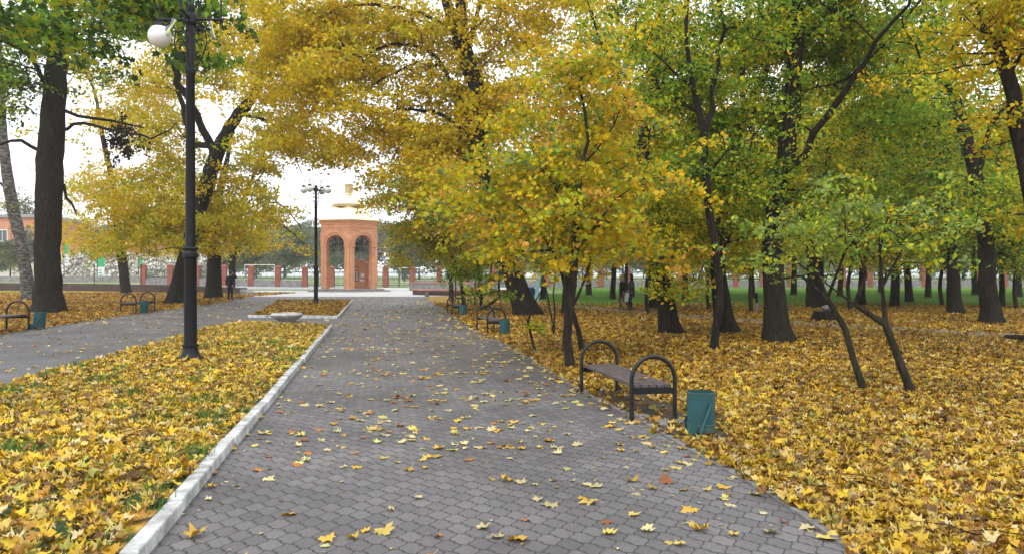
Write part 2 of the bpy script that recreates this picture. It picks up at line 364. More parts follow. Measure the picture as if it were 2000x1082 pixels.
# flush concrete edge strip along the right border
def edge_strip(name, L, wd, z0, z1, m, side=1):
    T = np.gradient(L, axis=0); T /= np.linalg.norm(T, axis=1)[:, None]; N = np.stack([T[:, 1], -T[:, 0]], -1) * side
    bm = bmesh.new(); rows = []
    for p, n in zip(L, N):
        a = p + n * .0; b = p + n * wd
        rows.append([bm.verts.new((a[0], a[1], z0)), bm.verts.new((a[0], a[1], z1)), bm.verts.new((b[0], b[1], z1)), bm.verts.new((b[0], b[1], z0))])
    for r, s in zip(rows, rows[1:]):
        for k in range(3): bm.faces.new((r[k], r[k + 1], s[k + 1], s[k]))
    o = bobj(name, bm, m); o['kind'] = 'structure'; return o
edge_strip('path_edging', RE, .07, 0, .03, M['kerb2'])
edge_strip('path_border', LE, .08, 0, .03, M['kerb2'])
poly_sheet('soil', [(1.52, 7.6), (2.15, 7.3), (2.25, 8.2), (2.1, 9.0), (1.95, 10.0), (1.75, 10.9), (1.25, 11.0), (1.02, 10.6), (1.42, 8.6)], .022, M['soil'])
poly_sheet('dirt_path', [(5.6, 31), (7.5, 26), (11.2, 21.6), (13.2, 18.6), (16, 15), (18, 15.5), (14.2, 20.2), (12.3, 23.2), (9.0, 27.8), (6.8, 33), (3, 41), (1.5, 40)], .010, M['dirt'])

# beds
K1 = np.array([(-1.6, 1.2), (-2.075, 4.41), (-2.41, 6.25), (-3.08, 10.1), (-5.45, 23.3)])
bed1 = [(-1.75, 1.2), (-2.2, 4.41), (-2.53, 6.25), (-3.2, 10.1), (-5.5, 23.2), (-8.8, 25.2), (-8.9, 22.6), (-7.9, 16.9), (-7.3, 12.2), (-7.0, 10.6), (-6.3, 7), (-5.6, 1.2)]
poly_sheet('flower_bed', bed1, .075, M['bed'], thick=.07)
bed2 = [(-8.75, 29.1), (-6.5, 28.5), (-9.8, 47), (-14.3, 47), (-10.3, 31), (-9.9, 29.2)]
poly_sheet('lawn_bed', bed2, .075, M['bed'], thick=.07)
def kerb_line(name, P, m, wd=.105, h=.105, L=1.0, side=-1):
    P = np.array(P, float); bm = bmesh.new(); seg = np.linalg.norm(np.diff(P, axis=0), axis=1); S = np.r_[0, np.cumsum(seg)]
    at = lambda s: np.array([np.interp(s, S, P[:, 0]), np.interp(s, S, P[:, 1])]); s = 0
    while s < S[-1] - .2:
        e = min(s + L, S[-1]); a, b = at(s + .014), at(e - .012); d = b - a; ln = np.linalg.norm(d); ang = math.atan2(d[1], d[0])
        q = Matrix.Translation((a[0], a[1], 0)) @ Matrix.Rotation(ang + random.uniform(-.008, .008), 4, 'Z') @ Matrix.Rotation(random.uniform(-.006, .006), 4, 'Y')
        o = random.uniform(-.008, .008); hh = h + random.uniform(-.008, .012)
        y0, y1 = (o, wd + o) if side > 0 else (-wd + o, o)
        vs_ = box(bm, 0, ln, y0, y1, -.02, hh); 
        bmesh.ops.transform(bm, matrix=q, verts=vs_); s = e
    o = bobj(name, bm, m, bevel=.014); o['kind'] = 'structure'; return o
kerb_line('kerb', K1, M['kerb'], side=1)
kerb_line('bed_kerb', [(-10.0, 29.05), (-6.42, 28.35)], M['kerb'], side=1, h=.12)
kerb_line('kerb_stones', [(-6.40, 28.40), (-9.72, 47)], M['kerb'], side=1, h=.12)

# ------------------------------------------------------------------ leaves
def maple_tpl(hi=True):
    if hi:
        pts = [(0, -.38), (.10, -.36), (.30, -.42), (.26, -.25), (.52, -.12), (.36, .02), (.46, .30), (.24, .22), (.16, .34), (0, .62)]
    else:
        pts = [(0, -.40), (.34, -.38), (.26, -.16), (.54, .10), (.20, .16), (0, .60)]
    o = pts + [(-x, y) for x, y in pts[1:-1]][::-1]
    o = np.array(o); n = len(o)
    V = np.zeros((n + 1, 3)); V[1:, :2] = o; V[0, 1] = -.05
    Fq = np.array([(0, 1 + k, 1 + (k + 1) % n) for k in range(n)])
    return V, Fq
TPL = {'hi': maple_tpl(True), 'mid': maple_tpl(False),
       'kite': (np.array([(0, -.5, 0), (.42, .02, .10), (0, .58, 0), (-.42, .02, .10)], float), np.array([(0, 1, 2), (0, 2, 3)])),
       'oval': (np.array([(0, -.5, 0), (.24, -.25, .05), (.30, .1, .06), (0, .55, -.06), (-.30, .1, .06), (-.24, -.25, .05)], float), np.array([(0, 1, 2), (0, 2, 3), (0, 3, 4), (0, 4, 5)])),
       'blade': (np.array([(-.04, 0, 0), (.04, 0, 0), (.0, .25, 1.0)], float), np.array([(0, 1, 2)]))}
def leaves(pos, nrm, size, col, tpl, cup=None, stalk=0):
    V, Fq = TPL[tpl]; N = len(pos); k = len(V)
    nrm = nrm / (np.linalg.norm(nrm, axis=1)[:, None] + 1e-9)
    t = rng.normal(size=(N, 3)); a = np.cross(nrm, t); a /= np.linalg.norm(a, axis=1)[:, None] + 1e-9; b = np.cross(nrm, a)
    L = np.repeat(V[None], N, 0)
    if cup is not None:
        c1 = cup * rng.uniform(-.35, 1, N); c2 = cup * rng.uniform(-1, 1, N)
        r2 = L[..., 0] ** 2 + L[..., 1] ** 2
        L[..., 2] += c1[:, None] * r2 * 1.6 + c2[:, None] * L[..., 0] * L[..., 1] * 1.6 + cup * .25 * rng.normal(size=L.shape[:2])*np.sqrt(r2)
        L[..., :2] *= (1 - .25 * np.abs(c1))[:, None, None]
    L = L * size[:, None, None] * np.stack([rng.uniform(.8, 1.1, N), rng.uniform(.85, 1.1, N), np.ones(N)], -1)[:, None]
    P = pos[:, None] + L[..., :1] * a[:, None] + L[..., 1:2] * b[:, None] + L[..., 2:3] * nrm[:, None]
    FF = (np.arange(N)[:, None, None] * k + Fq[None]).reshape(-1, 3)
    return P.reshape(-1, 3), FF, np.repeat(col, k, 0)
def merge(parts):
    off = 0; Vs, Fs, Cs = [], [], []
    for V, Fq, C in parts:
        Vs.append(V); Fs.append(Fq + off); Cs.append(C); off += len(V)
    return np.vstack(Vs), np.vstack(Fs), np.vstack(Cs)

YEL, GOLD, PALE = (.70, .535, .014), (.62, .42, .012), (.66, .58, .10)
ORG, OLI, LIM = (.60, .34, .05), (.37, .37, .02), (.48, .53, .022)
GRN, DGR, PGR = (.19, .34, .03), (.05, .11, .02), (.27, .36, .07)
BRN, TEA = (.30, .18, .08), (.19, .29, .09)
PAL = {
    'gold': [(YEL, 6), (GOLD, 3.4), (OLI, 1.2), (LIM, .9), (PALE, .4)],
    'yellow': [(YEL, 5), (GOLD, 2.6), (LIM, 2.4), (OLI, 1.6), (GRN, .5)],
    'mixed': [(YEL, 2.5), (LIM, 3), (OLI, 2.2), (GRN, 2)],
    'green': [(GRN, 4), (LIM, 2), (OLI, 1.2), (DGR, 1.4), (YEL, .6)],
    'dark': [(DGR, 4), (GRN, 3), (OLI, 1.2), (LIM, .5)],
    'orange2': [(GOLD, 2.6), (ORG, 1.5), (YEL, 3), (OLI, 2.4), (TEA, 1.2), (LIM, 2), (GRN, .8)],
    'orange': [(GOLD, 2.2), (ORG, 1.1), (YEL, 3.2), (OLI, 1.8), (TEA, 1.4), (LIM, 2.2)],
    'pale': [(PGR, 4), (TEA, 1.6), (LIM, 1.3), (GRN, 2), (YEL, .5)],
    'far': [((.20, .22, .10), 3), ((.12, .17, .09), 3), ((.32, .26, .09), 1.5)],
    'fall': [((.66, .45, .03), 4.2), ((.56, .33, .03), 2.6), ((.62, .46, .12), 2.4), ((.36, .18, .035), 2.2), ((.62, .50, .26), .9), ((.18, .10, .04), 1.5), ((.40, .38, .08), .9)],
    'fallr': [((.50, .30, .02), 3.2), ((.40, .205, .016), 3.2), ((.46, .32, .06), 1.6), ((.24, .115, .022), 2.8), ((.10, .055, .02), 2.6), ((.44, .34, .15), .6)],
    'pathl': [((.66, .50, .12), 3), ((.64, .54, .26), 3), ((.62, .38, .05), 2.4), ((.45, .18, .04), 1.1), ((.30, .11, .04), .5), ((.5, .5, .16), .5)],
}
def pick(pal, n):
    cs = np.array([c for c, _ in PAL[pal]]); ws = np.array([w_ for _, w_ in PAL[pal]], float)
    return cs[rng.choice(len(cs), n, p=ws / ws.sum())]

# ------------------------------------------------------------------ trees
def smooth_poly(P, step):
    P = np.array(P, float); 
    if len(P) > 2: P = smooth_line(P, 5)
    S = np.r_[0, np.cumsum(np.linalg.norm(np.diff(P[:, :3], axis=0), axis=1))]
    n = max(2, int(S[-1] / step) + 1); s = np.linspace(0, S[-1], n)
    return np.stack([np.interp(s, S, P[:, k]) for k in range(P.shape[1])], -1)
def grow(mains, targets, hmin, rt, step=.45, wig=.04):
    """mains: list of (n,4) arrays xyz+radius; returns node arrays"""
    pos, par, rad = [], [], []
    for k, mn in enumerate(mains):
        q = smooth_poly(mn, step)
        q[1:-1, :3] += rng.normal(size=(len(q) - 2, 3)) * wig * (.45 if k == 0 else 1)
        if k == 0: prev = -1; st = 0
        else:
            pp = np.array(pos); prev = int(np.argmin(np.linalg.norm(pp - q[0, :3], axis=1))); st = 1
        for r in q[st:]:
            pos.append(r[:3]); par.append(prev); rad.append(r[3]); prev = len(pos) - 1
    nmain = len(pos); pos_a = np.zeros((nmain + len(targets) * 40, 3)); pos_a[:nmain] = pos; cnt = nmain
    z0 = pos[0][2]
    ok = np.zeros(len(pos_a), bool); ok[:nmain] = pos_a[:nmain, 2] > z0 + hmin
    if len(targets):
        dd = np.array([np.min(np.linalg.norm(pos_a[:nmain] - t, axis=1)) for t in targets])
        for t in targets[np.argsort(dd)]:
            idx = np.nonzero(ok[:cnt])[0]; v = t - pos_a[idx]; d = np.linalg.norm(v, axis=1)
            cost = d * (1 + .7 * np.clip(-v[:, 2] / (d + .01), 0, 1)); j = idx[int(np.argmin(cost))]; d = np.linalg.norm(t - pos_a[j])
            n = max(1, int(d / step)); 
            c = pos_a[j] * .5 + t * .5 + np.array((0, 0, .16 * d)) + rng.normal(size=3) * .07 * d; prev = j
            for s in np.arange(1, n + 1) / n:
                p = (1 - s) ** 2 * pos_a[j] + 2 * s * (1 - s) * c + s * s * t
                if s < 1: p = p + rng.normal(size=3) * wig * .7
                if cnt >= len(pos_a): break
                pos_a[cnt] = p; par.append(prev); rad.append(0); ok[cnt] = True; prev = cnt; cnt += 1
    n = cnt; leaf = np.zeros(n); par = np.array(par)
    haschild = np.zeros(n, bool); haschild[par[par >= 0]] = True
    leaf[~haschild] = 1
    for k in range(n - 1, -1, -1):
        if par[k] >= 0: leaf[par[k]] += leaf[k]
    rad = np.array(rad); g = rad == 0; rad[g] = rt * 1.35 * leaf[g] ** .46
    for k in range(nmain, n):
        if rad[k] > rad[par[k]] * .8: rad[k] = rad[par[k]] * .8
    kids = [[] for _ in range(n)]
    for k in range(n):
        if par[k] >= 0: kids[par[k]].append(k)
    chains = []; stack = [(0, None)]
    while stack:
        s, pr = stack.pop(); ch = [pr, s] if pr is not None else [s]; cur = s
        while kids[cur]:
            ks = sorted(kids[cur], key=lambda q: -rad[q]); 
            for o_ in ks[1:]: stack.append((o_, cur))
            cur = ks[0]; ch.append(cur)
        chains.append(ch)
    return pos_a[:n], rad, chains
def tree_meshes(root, pos, rad, chains, barkm, flare=1.0, base_r=.3):
    parts = []; off = 0; Vs, Fs = [], []
    for ci, ch in enumerate(chains):
        P = pos[ch]; Rr = rad[ch].copy()
        if len(ch) < 2: continue
        if ci > 0: Rr[0] = min(Rr[0], Rr[1] * 1.5)
        mr = Rr.max(); n = 14 if ci == 0 else 8 if mr > .06 else 5 if mr > .018 else 3
        fl = None
        if ci == 0:
            P = P.copy(); t_ = np.arange(len(P)); k_ = min(4, len(P) - 1); tt = np.r_[np.linspace(0, k_, 8 * k_ + 1), t_[k_ + 1:]]
            P = np.stack([np.interp(tt, t_, P[:, q]) for q in range(3)], -1); Rr = np.interp(tt, t_, Rr); hgt = P[:, 2] - P[0, 2]; ph = rng.uniform(0, 6)
            def fl(i, th, hgt=hgt, ph=ph):
                e = (.8 * np.exp(-hgt / (base_r * .55 + .03)) + .12 * np.exp(-hgt / (base_r * 3 + .05)))[:, None]
                return 1 + flare * e * (.42 + .38 * np.cos(3 * th + ph)[None] + .2 * np.cos(5 * th + ph * 2)[None]) + .05 * np.cos(4 * th + ph + hgt[:, None] * .8)
            P[0, 2] -= .12
        if mr > .05:  # a finer tube at the foot
            pass
        V, Fq = tube_arr(P, Rr, n, fl); Vs.append(V); Fs.append(Fq + off); off += len(V)
    V = np.vstack(Vs); Fq = np.vstack(Fs); o = np.array(root.location)
    return np_mesh('trunk', V - o, Fq, barkm, root, smooth=True)

def crown_mesh(root, C, nl, rc, size, pal, tpl, flat=.35, tint=None, name='crown', droop=.2, own=.55):
    nl = max(4, int(nl * .8)); rc = rc * 1.16; flat = flat * .8
    n = len(C); N = n * nl; o = np.array(root.location)
    cc = pick(pal, n) if isinstance(pal, str) else pal
    ci = np.repeat(np.arange(n), nl)
    # flat sprays: uniform in tilted discs, leaves thinning outward
    r = rc * np.sqrt(rng.uniform(0, 1, N)) * np.repeat(rng.uniform(.6, 1.25, n), nl); th = rng.uniform(0, 2 * PI, N)
    tilt = rng.normal(size=(n, 2)) * .28
    x = r * np.cos(th); y = r * np.sin(th); z = rng.normal(size=N) * rc * flat * .5 - droop * r * r / rc + x * tilt[ci, 0] + y * tilt[ci, 1]
    P = C[ci] + np.stack([x, y, z], -1)
    nr = rng.normal(size=(N, 3)) * .62; nr[:, 2] += .55
    s = size * rng.uniform(.65, 1.25, N)
    col = cc[ci]; oth = rng.uniform(size=N) > own
    allc = pick(pal if isinstance(pal, str) else tint, N); col = np.where(oth[:, None], allc, col)
    col = np.clip(col * rng.uniform(.72, 1.18, N)[:, None] * rng.uniform(.94, 1.06, (N, 3)), 0, .8)
    V, Fq, Cc = leaves(P, nr, s, col, tpl, cup=.25 if tpl in ('hi', 'mid') else None)
    return np_mesh(name, V - o, Fq, M['leaf'], root, col=Cc)

KEEP_OPEN = [(1192, 1254, 528, 615), (566, 668, 345, 388), (628, 742, 440, 570), (432, 468, 520, 590), (1130, 1330, 640, 860)]   # pruned so that what stands behind stays in sight
def sample_blobs(blobs, d, n, rc=.5, back=0):
    """blobs (cx,cy,rx,ry,[ddepth],[rdepth m],[weight]) in photo px at depth d -> world cluster centres"""
    bl = [tuple(b) + (back, None, 1)[len(b) - 4:] for b in blobs]
    ar = np.array([b[2] * b[3] * b[6] for b in bl], float); pk = rng.choice(len(bl), max(3, n // 7), p=ar / ar.sum()); out = []
    for k in pk:
        cx, cy, rx, ry, dd, rd, _ = bl[k]; u = rng.normal(size=3); u *= rng.uniform(0, 1) ** (1 / 2.6) * math.exp(rng.normal() * .13) / np.linalg.norm(u)
        D = d + dd; rdm = rd if rd else .8 * rx / F * D
        # lobed outline
        lob = 1 + .18 * math.sin(5 * math.atan2(u[2], u[0]) + k) + .12 * math.sin(9 * math.atan2(u[2], u[0]) + 2 * k)
        p = W(cx, cy, D) + np.array((u[0] * rx / F * D * lob, 0, -u[2] * ry / F * D * lob)); p[1] += u[1] * rdm
        out.append(p)
    # boughs: each pad centre carries a flat layered spray of leaf clusters
    pc = np.array(out); m = 7; sc_ = rng.uniform(.6, 1.4, len(pc)); tl = rng.normal(size=(len(pc), 2)) * .22
    o_ = rng.normal(size=(len(pc), m, 3)) * np.array((1.35, 1.35, .28)) * rc * (1 if n > 60 else .35) * sc_[:, None, None]
    o_[..., 2] += (o_[..., :2] * tl[:, None]).sum(-1) - .10 * (o_[..., 0] ** 2 + o_[..., 1] ** 2) / rc
    out = (pc[:, None] + o_).reshape(-1, 3); q = out / (d * .045); ph = rng.uniform(0, 6, 3)
    g = np.sin(q[:, 0] * 2.1 + ph[0] + 1.5 * np.sin(q[:, 2] * 1.3)) * np.sin(q[:, 2] * 2.6 + ph[1]) + .6 * np.sin(q[:, 0] * 4.3 + q[:, 2] * 3.1 + ph[2] + q[:, 1] * 3)
    zlo = CH + (HZ - (max(b[1] + b[3] for b in bl) - 4)) / F * d
    px = 1000 + out[:, 0] / out[:, 1] * F; py = HZ - (out[:, 2] - CH) / out[:, 1] * F; mg = rc * .75 * F / out[:, 1]; ok = (g > -.75) & (out[:, 2] > zlo)
    for x0, x1, y0, y1 in KEEP_OPEN: ok &= ~((px > x0 - mg) & (px < x1 + mg) & (py > y0 - mg) & (py < y1 + mg) & (out[:, 1] < 60))
    return out[ok]
def tree(name, label, cat, base, lines, blobs, n, nl, size, pal, rc=.7, tpl='kite', bark='bark', group=None, hmin=2., rt=.011, flare=1., blobs2=None, wpar=None, dsc=1., wig=.04, flat=.35, droop=.2, back=0):
    """base px,py on ground; lines: list of polylines (px,py,width px[,ddepth])"""
    bx, by = G(*base) if isinstance(base[0], (int, float)) and len(base) == 2 else base[2:]
    d = by; root = empty(name, (bx, by, float(H(bx, by)) - .0), label, cat, group)
    mains = []
    for k, ln in enumerate(lines):
        q = []
        for t in ln:
            dd = t[3] if len(t) > 3 else 0
            p = W(t[0], t[1], d + dd); q.append((*p, t[2] / 2 / F * d * .9))
        if k == 0: q[0] = (bx, by, float(H(bx, by)), min(q[0][3], q[1][3] * 1.1))
        else:
            # random depth drift so that limbs leave the picture plane
            dr = (lines[k][0][3] if len(lines[k][0]) > 3 else rng.uniform(-1, 1) * .35)
            L = 0
            for m_ in range(1, len(q)):
                L += math.dist(q[m_][:3], q[m_ - 1][:3]); f = 1 + dr * L / d
                c0 = q[m_]; q[m_] = (c0[0] * f, c0[1] * f, CH + (c0[2] - CH) * f, c0[3])
        mains.append(np.array(q))
    T = sample_blobs(blobs, d, n, rc, back)
    T[:, 2] = np.maximum(T[:, 2], .55)
    pos, rad, ch = grow(mains, T, hmin, rt, wig=wig)
    tree_meshes(root, pos, rad, ch, M[bark], flare=flare, base_r=mains[0][0, 3])
    crown_mesh(root, T, nl, rc, size, pal, tpl, flat=flat, droop=droop)
    return root

exec_trees = True
# --- left side
tree('birch_tree', 'white-barked birch with black patches leaning beside the thick dark trunk', 'birch', (57, 587),
     [[(57, 587, 30), (46, 500, 25), (24, 400, 23), (9, 300, 21), (0, 200, 19), (-6, 80, 14), (-10, -60, 8)], [(20, 380, 6), (-20, 340, 5), (-60, 330, 3)]],
     [(-20, 120, 70, 110), (-60, 260, 80, 110), (20, 60, 60, 60), (-10, 420, 40, 60)], 110, 90, .13, 'green', rc=.9, bark='birch', flare=.35)
tree('maple_tree', 'thick straight dark trunk beside the leftmost bench, dark green crown', 'tree', (97, 612),
     [[(97, 612, 66), (94, 560, 56), (92, 500, 52), (95, 400, 52), (100, 280, 50), (107, 180, 47), (117, 80, 42), (128, -20, 36), (138, -130, 20)],
      [(100, 300, 9), (60, 288, 8), (30, 272, 7), (-20, 292, 4)], [(108, 215, 8), (150, 225, 7), (210, 235, 6), (280, 250, 3)],
      [(100, 180, 10), (60, 110, 9), (10, 80, 7), (-40, 70, 4)], [(118, 90, 12), (170, 60, 9), (230, 30, 7), (300, 20, 4)], [(110, 340, 7), (135, 390, 6), (150, 420, 3)],
      [(112, 262, 8), (150, 243, 7), (200, 250, 6), (300, 268, 4), (345, 240, 2)]],
     [(40, 60, 110, 70, 0, 4), (170, 20, 150, 50, 0, 4), (320, 10, 110, 50, 0, 4), (60, 160, 50, 50, 0, 3), (0, 200, 50, 60, 0, 3), (10, -80, 180, 60, 0, 4)], 230, 130, .15, 'dark', rc=.75, flare=.55, hmin=6)
tree('maple_tree', 'smooth grey leaning trunk behind the wider bench on the left lawn, low golden crown', 'tree', (246, 574),
     [[(246, 574, 22), (240, 520, 20), (231, 450, 17), (218, 350, 12), (197, 250, 9), (185, 180, 6), (155, 120, 3)], [(232, 450, 8), (280, 400, 6), (320, 350, 4)], [(228, 430, 7), (180, 380, 5), (140, 350, 3)]],
     [(240, 440, 110, 50), (190, 360, 60, 55), (150, 465, 50, 38), (290, 350, 90, 90), (260, 250, 70, 70), (300, 180, 60, 60)], 380, 125, .17, 'gold', rc=1.05, flare=.4)
tree('maple_tree', 'leaning dark trunk that forks into a wide V behind the near lamp post', 'tree', (343, 594),
     [[(343, 594, 42), (350, 550, 34), (364, 490, 31), (392, 400, 30), (424, 300, 31), (455, 240, 26), (495, 185, 23), (515, 130, 20), (524, 60, 17), (512, -30, 12), (520, -110, 6)],
      [(424, 300, 18), (392, 245, 16), (374, 205, 14), (345, 155, 15), (350, 80, 11), (362, 0, 8), (340, -90, 4)], [(515, 150, 9), (555, 148, 8), (600, 168, 6), (640, 175, 3)],
      [(470, 225, 7), (530, 240, 6), (570, 290, 4), (590, 340, 2)], [(520, 90, 8), (480, 60, 7), (470, 0, 6), (465, -70, 3)], [(515, 130, 7), (560, 60, 6), (600, 20, 4)],
      [(372, 300, 10), (362, 230, 12), (350, 180, 10), (345, 150, 8)]],
     [(470, 330, 110, 80), (330, 120, 90, 70), (270, 190, 80, 60), (330, 300, 70, 90), (560, 250, 60, 80, 0, 3), (450, 130, 60, 80), (560, 330, 70, 60, 0, 3, .7), (400, 430, 90, 50), (510, 30, 90, 60), (600, 60, 70, 50), (430, 10, 70, 40), (290, 400, 100, 60), (210, 460, 70, 40, 0, 3), (500, 400, 70, 50, 0, 2, .7), (560, 230, 80, 80, 0, 2), (590, 110, 80, 90, 0, 2), (180, 330, 50, 50, 0, 2, .6), (350, 440, 90, 45, 0, 3)],
     1020, 100, .17, 'yellow', rc=.8, back=1.8, hmin=3, flare=.6)
tree('maple_tree', 'upright grey trunk just left of the standing man', 'tree', (418, 584),
     [[(418, 584, 38), (418, 540, 31), (418, 490, 28), (421, 440, 22), (430, 370, 15), (446, 300, 9), (452, 230, 4)], [(420, 450, 8), (380, 400, 6), (350, 370, 3)]],
     [(420, 455, 75, 38), (450, 380, 70, 50), (390, 400, 60, 50)], 110, 110, .17, 'gold', rc=.95, flare=.5)
tree('small_tree', 'slender half-bare tree with drooping twigs behind the standing man', 'tree', (452, 573),
     [[(452, 573, 17), (455, 500, 14), (468, 420, 12), (492, 350, 8), (520, 290, 4)], [(466, 440, 7), (500, 425, 6), (550, 440, 5), (595, 478, 2)], [(475, 410, 5), (530, 395, 4), (570, 420, 3), (590, 450, 2)], [(458, 500, 5), (490, 470, 4), (520, 465, 2)]],
     [(530, 430, 65, 45), (480, 470, 50, 35), (500, 370, 50, 40)], 110, 26, .17, 'gold', rc=1.1, flare=.3, rt=.02)
# --- centre and right
tree('maple_tree', 'big leaning trunk beside the second bench whose golden crown arches over the path', 'tree', (1030, 617),
     [[(1030, 617, 56), (1018, 585, 47), (1005, 550, 43), (985, 490, 40), (957, 400, 34), (937, 300, 32), (936, 200, 32), (905, 95, 34), (878, 20, 24), (852, -60, 16), (830, -140, 6)],
      [(907, 100, 24), (900, 10, 24), (905, -90, 14), (900, -180, 6)], [(912, 110, 12), (930, 30, 10), (960, -50, 6)],
      [(925, 245, 10), (870, 140, 8), (830, 95, 8), (760, 90, 6), (700, 112, 5), (640, 60, 3)], [(860, 130, 5), (800, 130, 5), (740, 160, 4), (690, 200, 2)],
      [(937, 300, 8), (880, 235, 7), (800, 215, 6), (740, 230, 4), (700, 270, 2)], [(940, 320, 7), (880, 290, 6), (820, 300, 4), (770, 330, 2)], [(890, 60, 9), (800, 20, 8), (700, 10, 6), (620, 30, 3)]],
     [(820, 50, 170, 80), (650, 70, 100, 80), (860, 200, 110, 110), (760, 160, 80, 70), (970, 120, 110, 130), (660, 160, 55, 45, 0, 3, .6), (790, 290, 80, 50, 0, 3, .9), (900, 310, 80, 60), (1000, 300, 90, 90), (760, 350, 40, 25, 0, 2, .5), (680, 170, 90, 90, 0, 3, 1), (600, 280, 75, 60, 0, 2, .8), (690, 250, 70, 60, 0, 2, .6), (590, 130, 80, 80, 0, 2, 1), (560, 40, 90, 70, 0, 2), (730, 300, 50, 40, 0, 2, .5), (780, -60, 220, 50), (950, 230, 110, 100), (1080, 20, 130, 90, 0, 3), (900, 400, 60, 50, 0, 3), (1010, 420, 80, 60, 0, 3)],
     1350, 92, .145, 'gold', rc=.66, back=1.2, hmin=4, flare=.8)
tree('young_maple', 'young multi-limbed maple beside the nearest bench with an orange and olive crown', 'tree', (1115, 722),
     [[(1115, 722, 23), (1110, 690, 20), (1108, 640, 19), (1117, 560, 18), (1127, 450, 14), (1132, 350, 10), (1150, 260, 7), (1132, 180, 5), (1150, 110, 3)],
      [(1112, 600, 8), (1090, 520, 6), (1060, 450, 5), (1010, 400, 3)], [(1122, 500, 8), (1170, 440, 6), (1210, 380, 4), (1260, 350, 2)], [(1128, 430, 6), (1080, 360, 5), (1050, 280, 3)], [(1133, 340, 5), (1190, 260, 4), (1220, 190, 2)]],
     [(1140, 140, 110, 70), (1080, 230, 150, 70), (1200, 260, 110, 90), (1000, 330, 120, 80), (1130, 350, 180, 70), (940, 410, 90, 60), (1040, 440, 140, 55), (1200, 430, 130, 60), (1290, 380, 70, 60), (880, 350, 60, 50, 1.5, 1, .5), (1100, 500, 120, 35, 0, 1, .4), (1150, 60, 90, 50, .5, .8, .5), (900, 470, 60, 40, 1, 1, .5)],
     440, 54, .096, 'orange2', rc=.34, back=.25, tpl='mid', bark='bark2', hmin=1.1, flare=.25, rt=.005, wig=.02)
tree('young_maple', 'thin crooked stem just behind the young orange maple', 'tree', (1138, 688),
     [[(1138, 688, 12), (1131, 650, 11), (1120, 610, 10), (1098, 540, 9), (1088, 450, 7), (1062, 380, 4)], [(1122, 615, 7), (1135, 560, 6), (1160, 480, 5), (1200, 420, 3)]],
     [(1070, 450, 80, 60), (1170, 460, 80, 50), (1130, 540, 40, 30, 0, 1, .3)], 80, 55, .10, 'orange', rc=.38, tpl='mid', bark='bark2', hmin=.8, flare=.2, rt=.005, wig=.03)
tree('sapling', 'spindly nearly bare sapling left of the young orange maple', 'sapling', (1046, 690),
     [[(1046, 690, 6), (1040, 655, 6), (1030, 630, 5), (1010, 600, 4), (1000, 575, 2)], [(1040, 650, 4), (1042, 600, 3), (1060, 560, 2)]],
     [(1010, 590, 30, 20), (1050, 640, 15, 30), (1045, 570, 25, 20)], 22, 9, .09, 'green', rc=.2, tpl='mid', bark='bark2', hmin=.2, flare=.1, rt=.003, wig=.02)
tree('sapling', 'twin-stemmed thin sapling between the leaning trunk and the young orange maple', 'sapling', (1082, 655),
     [[(1082, 655, 6), (1078, 620, 5), (1070, 580, 4), (1062, 540, 3), (1050, 500, 2)], [(1080, 640, 5), (1085, 600, 4), (1082, 560, 3), (1095, 510, 2)]],
     [(1060, 520, 40, 40), (1095, 510, 30, 30)], 40, 34, .10, 'yellow', rc=.35, tpl='mid', bark='bark2', hmin=.8, flare=.1, rt=.004, wig=.02)
tree('maple_tree', 'trunk behind the nearest bench clothed in small yellow leaves', 'tree', (1311, 653),
     [[(1311, 653, 50), (1306, 620, 41), (1298, 580, 37), (1286, 510, 33), (1266, 430, 30), (1256, 330, 29), (1262, 240, 27), (1280, 150, 22), (1290, 50, 17), (1300, -70, 8)],
      [(1262, 260, 10), (1220, 180, 8), (1180, 90, 6), (1150, 20, 3)], [(1270, 190, 9), (1320, 120, 7), (1350, 60, 4)]],
     [(1280, 110, 120, 80), (1210, 30, 120, 60), (1180, 150, 80, 70), (1330, 220, 80, 70), (1285, 430, 40, 80, -.5, .5, 1.6), (1295, 530, 20, 50, -.5, .4, 2.4), (1250, 330, 90, 70), (1270, -70, 150, 40), (1230, 420, 80, 60), (1340, 450, 60, 50, .5, 1)],
     480, 92, .115, 'mixed', rc=.46, back=1.1, hmin=.9, flare=.75, tpl='oval')
tree('maple_tree', 'slim trunk behind the nearest bench with a high fork and green crown', 'tree', (1394, 686),
     [[(1394, 686, 20), (1398, 640, 17), (1404, 590, 17), (1401, 520, 16), (1386, 420, 16), (1378, 330, 16), (1373, 250, 17), (1355, 170, 12), (1341, 80, 9), (1346, -40, 5)],
      [(1374, 255, 11), (1393, 150, 10), (1410, 50, 8), (1402, -60, 4)], [(1380, 350, 6), (1420, 300, 5), (1470, 270, 3)], [(1358, 180, 6), (1310, 130, 5), (1260, 90, 3)]],
     [(1360, 50, 110, 70), (1300, 150, 80, 60), (1420, 220, 80, 60), (1350, 340, 70, 50), (1420, 380, 60, 50), (1380, -50, 120, 40)],
     400, 72, .095, 'green', rc=.42, back=.9, tpl='oval', hmin=3, flare=.4, rt=.006)
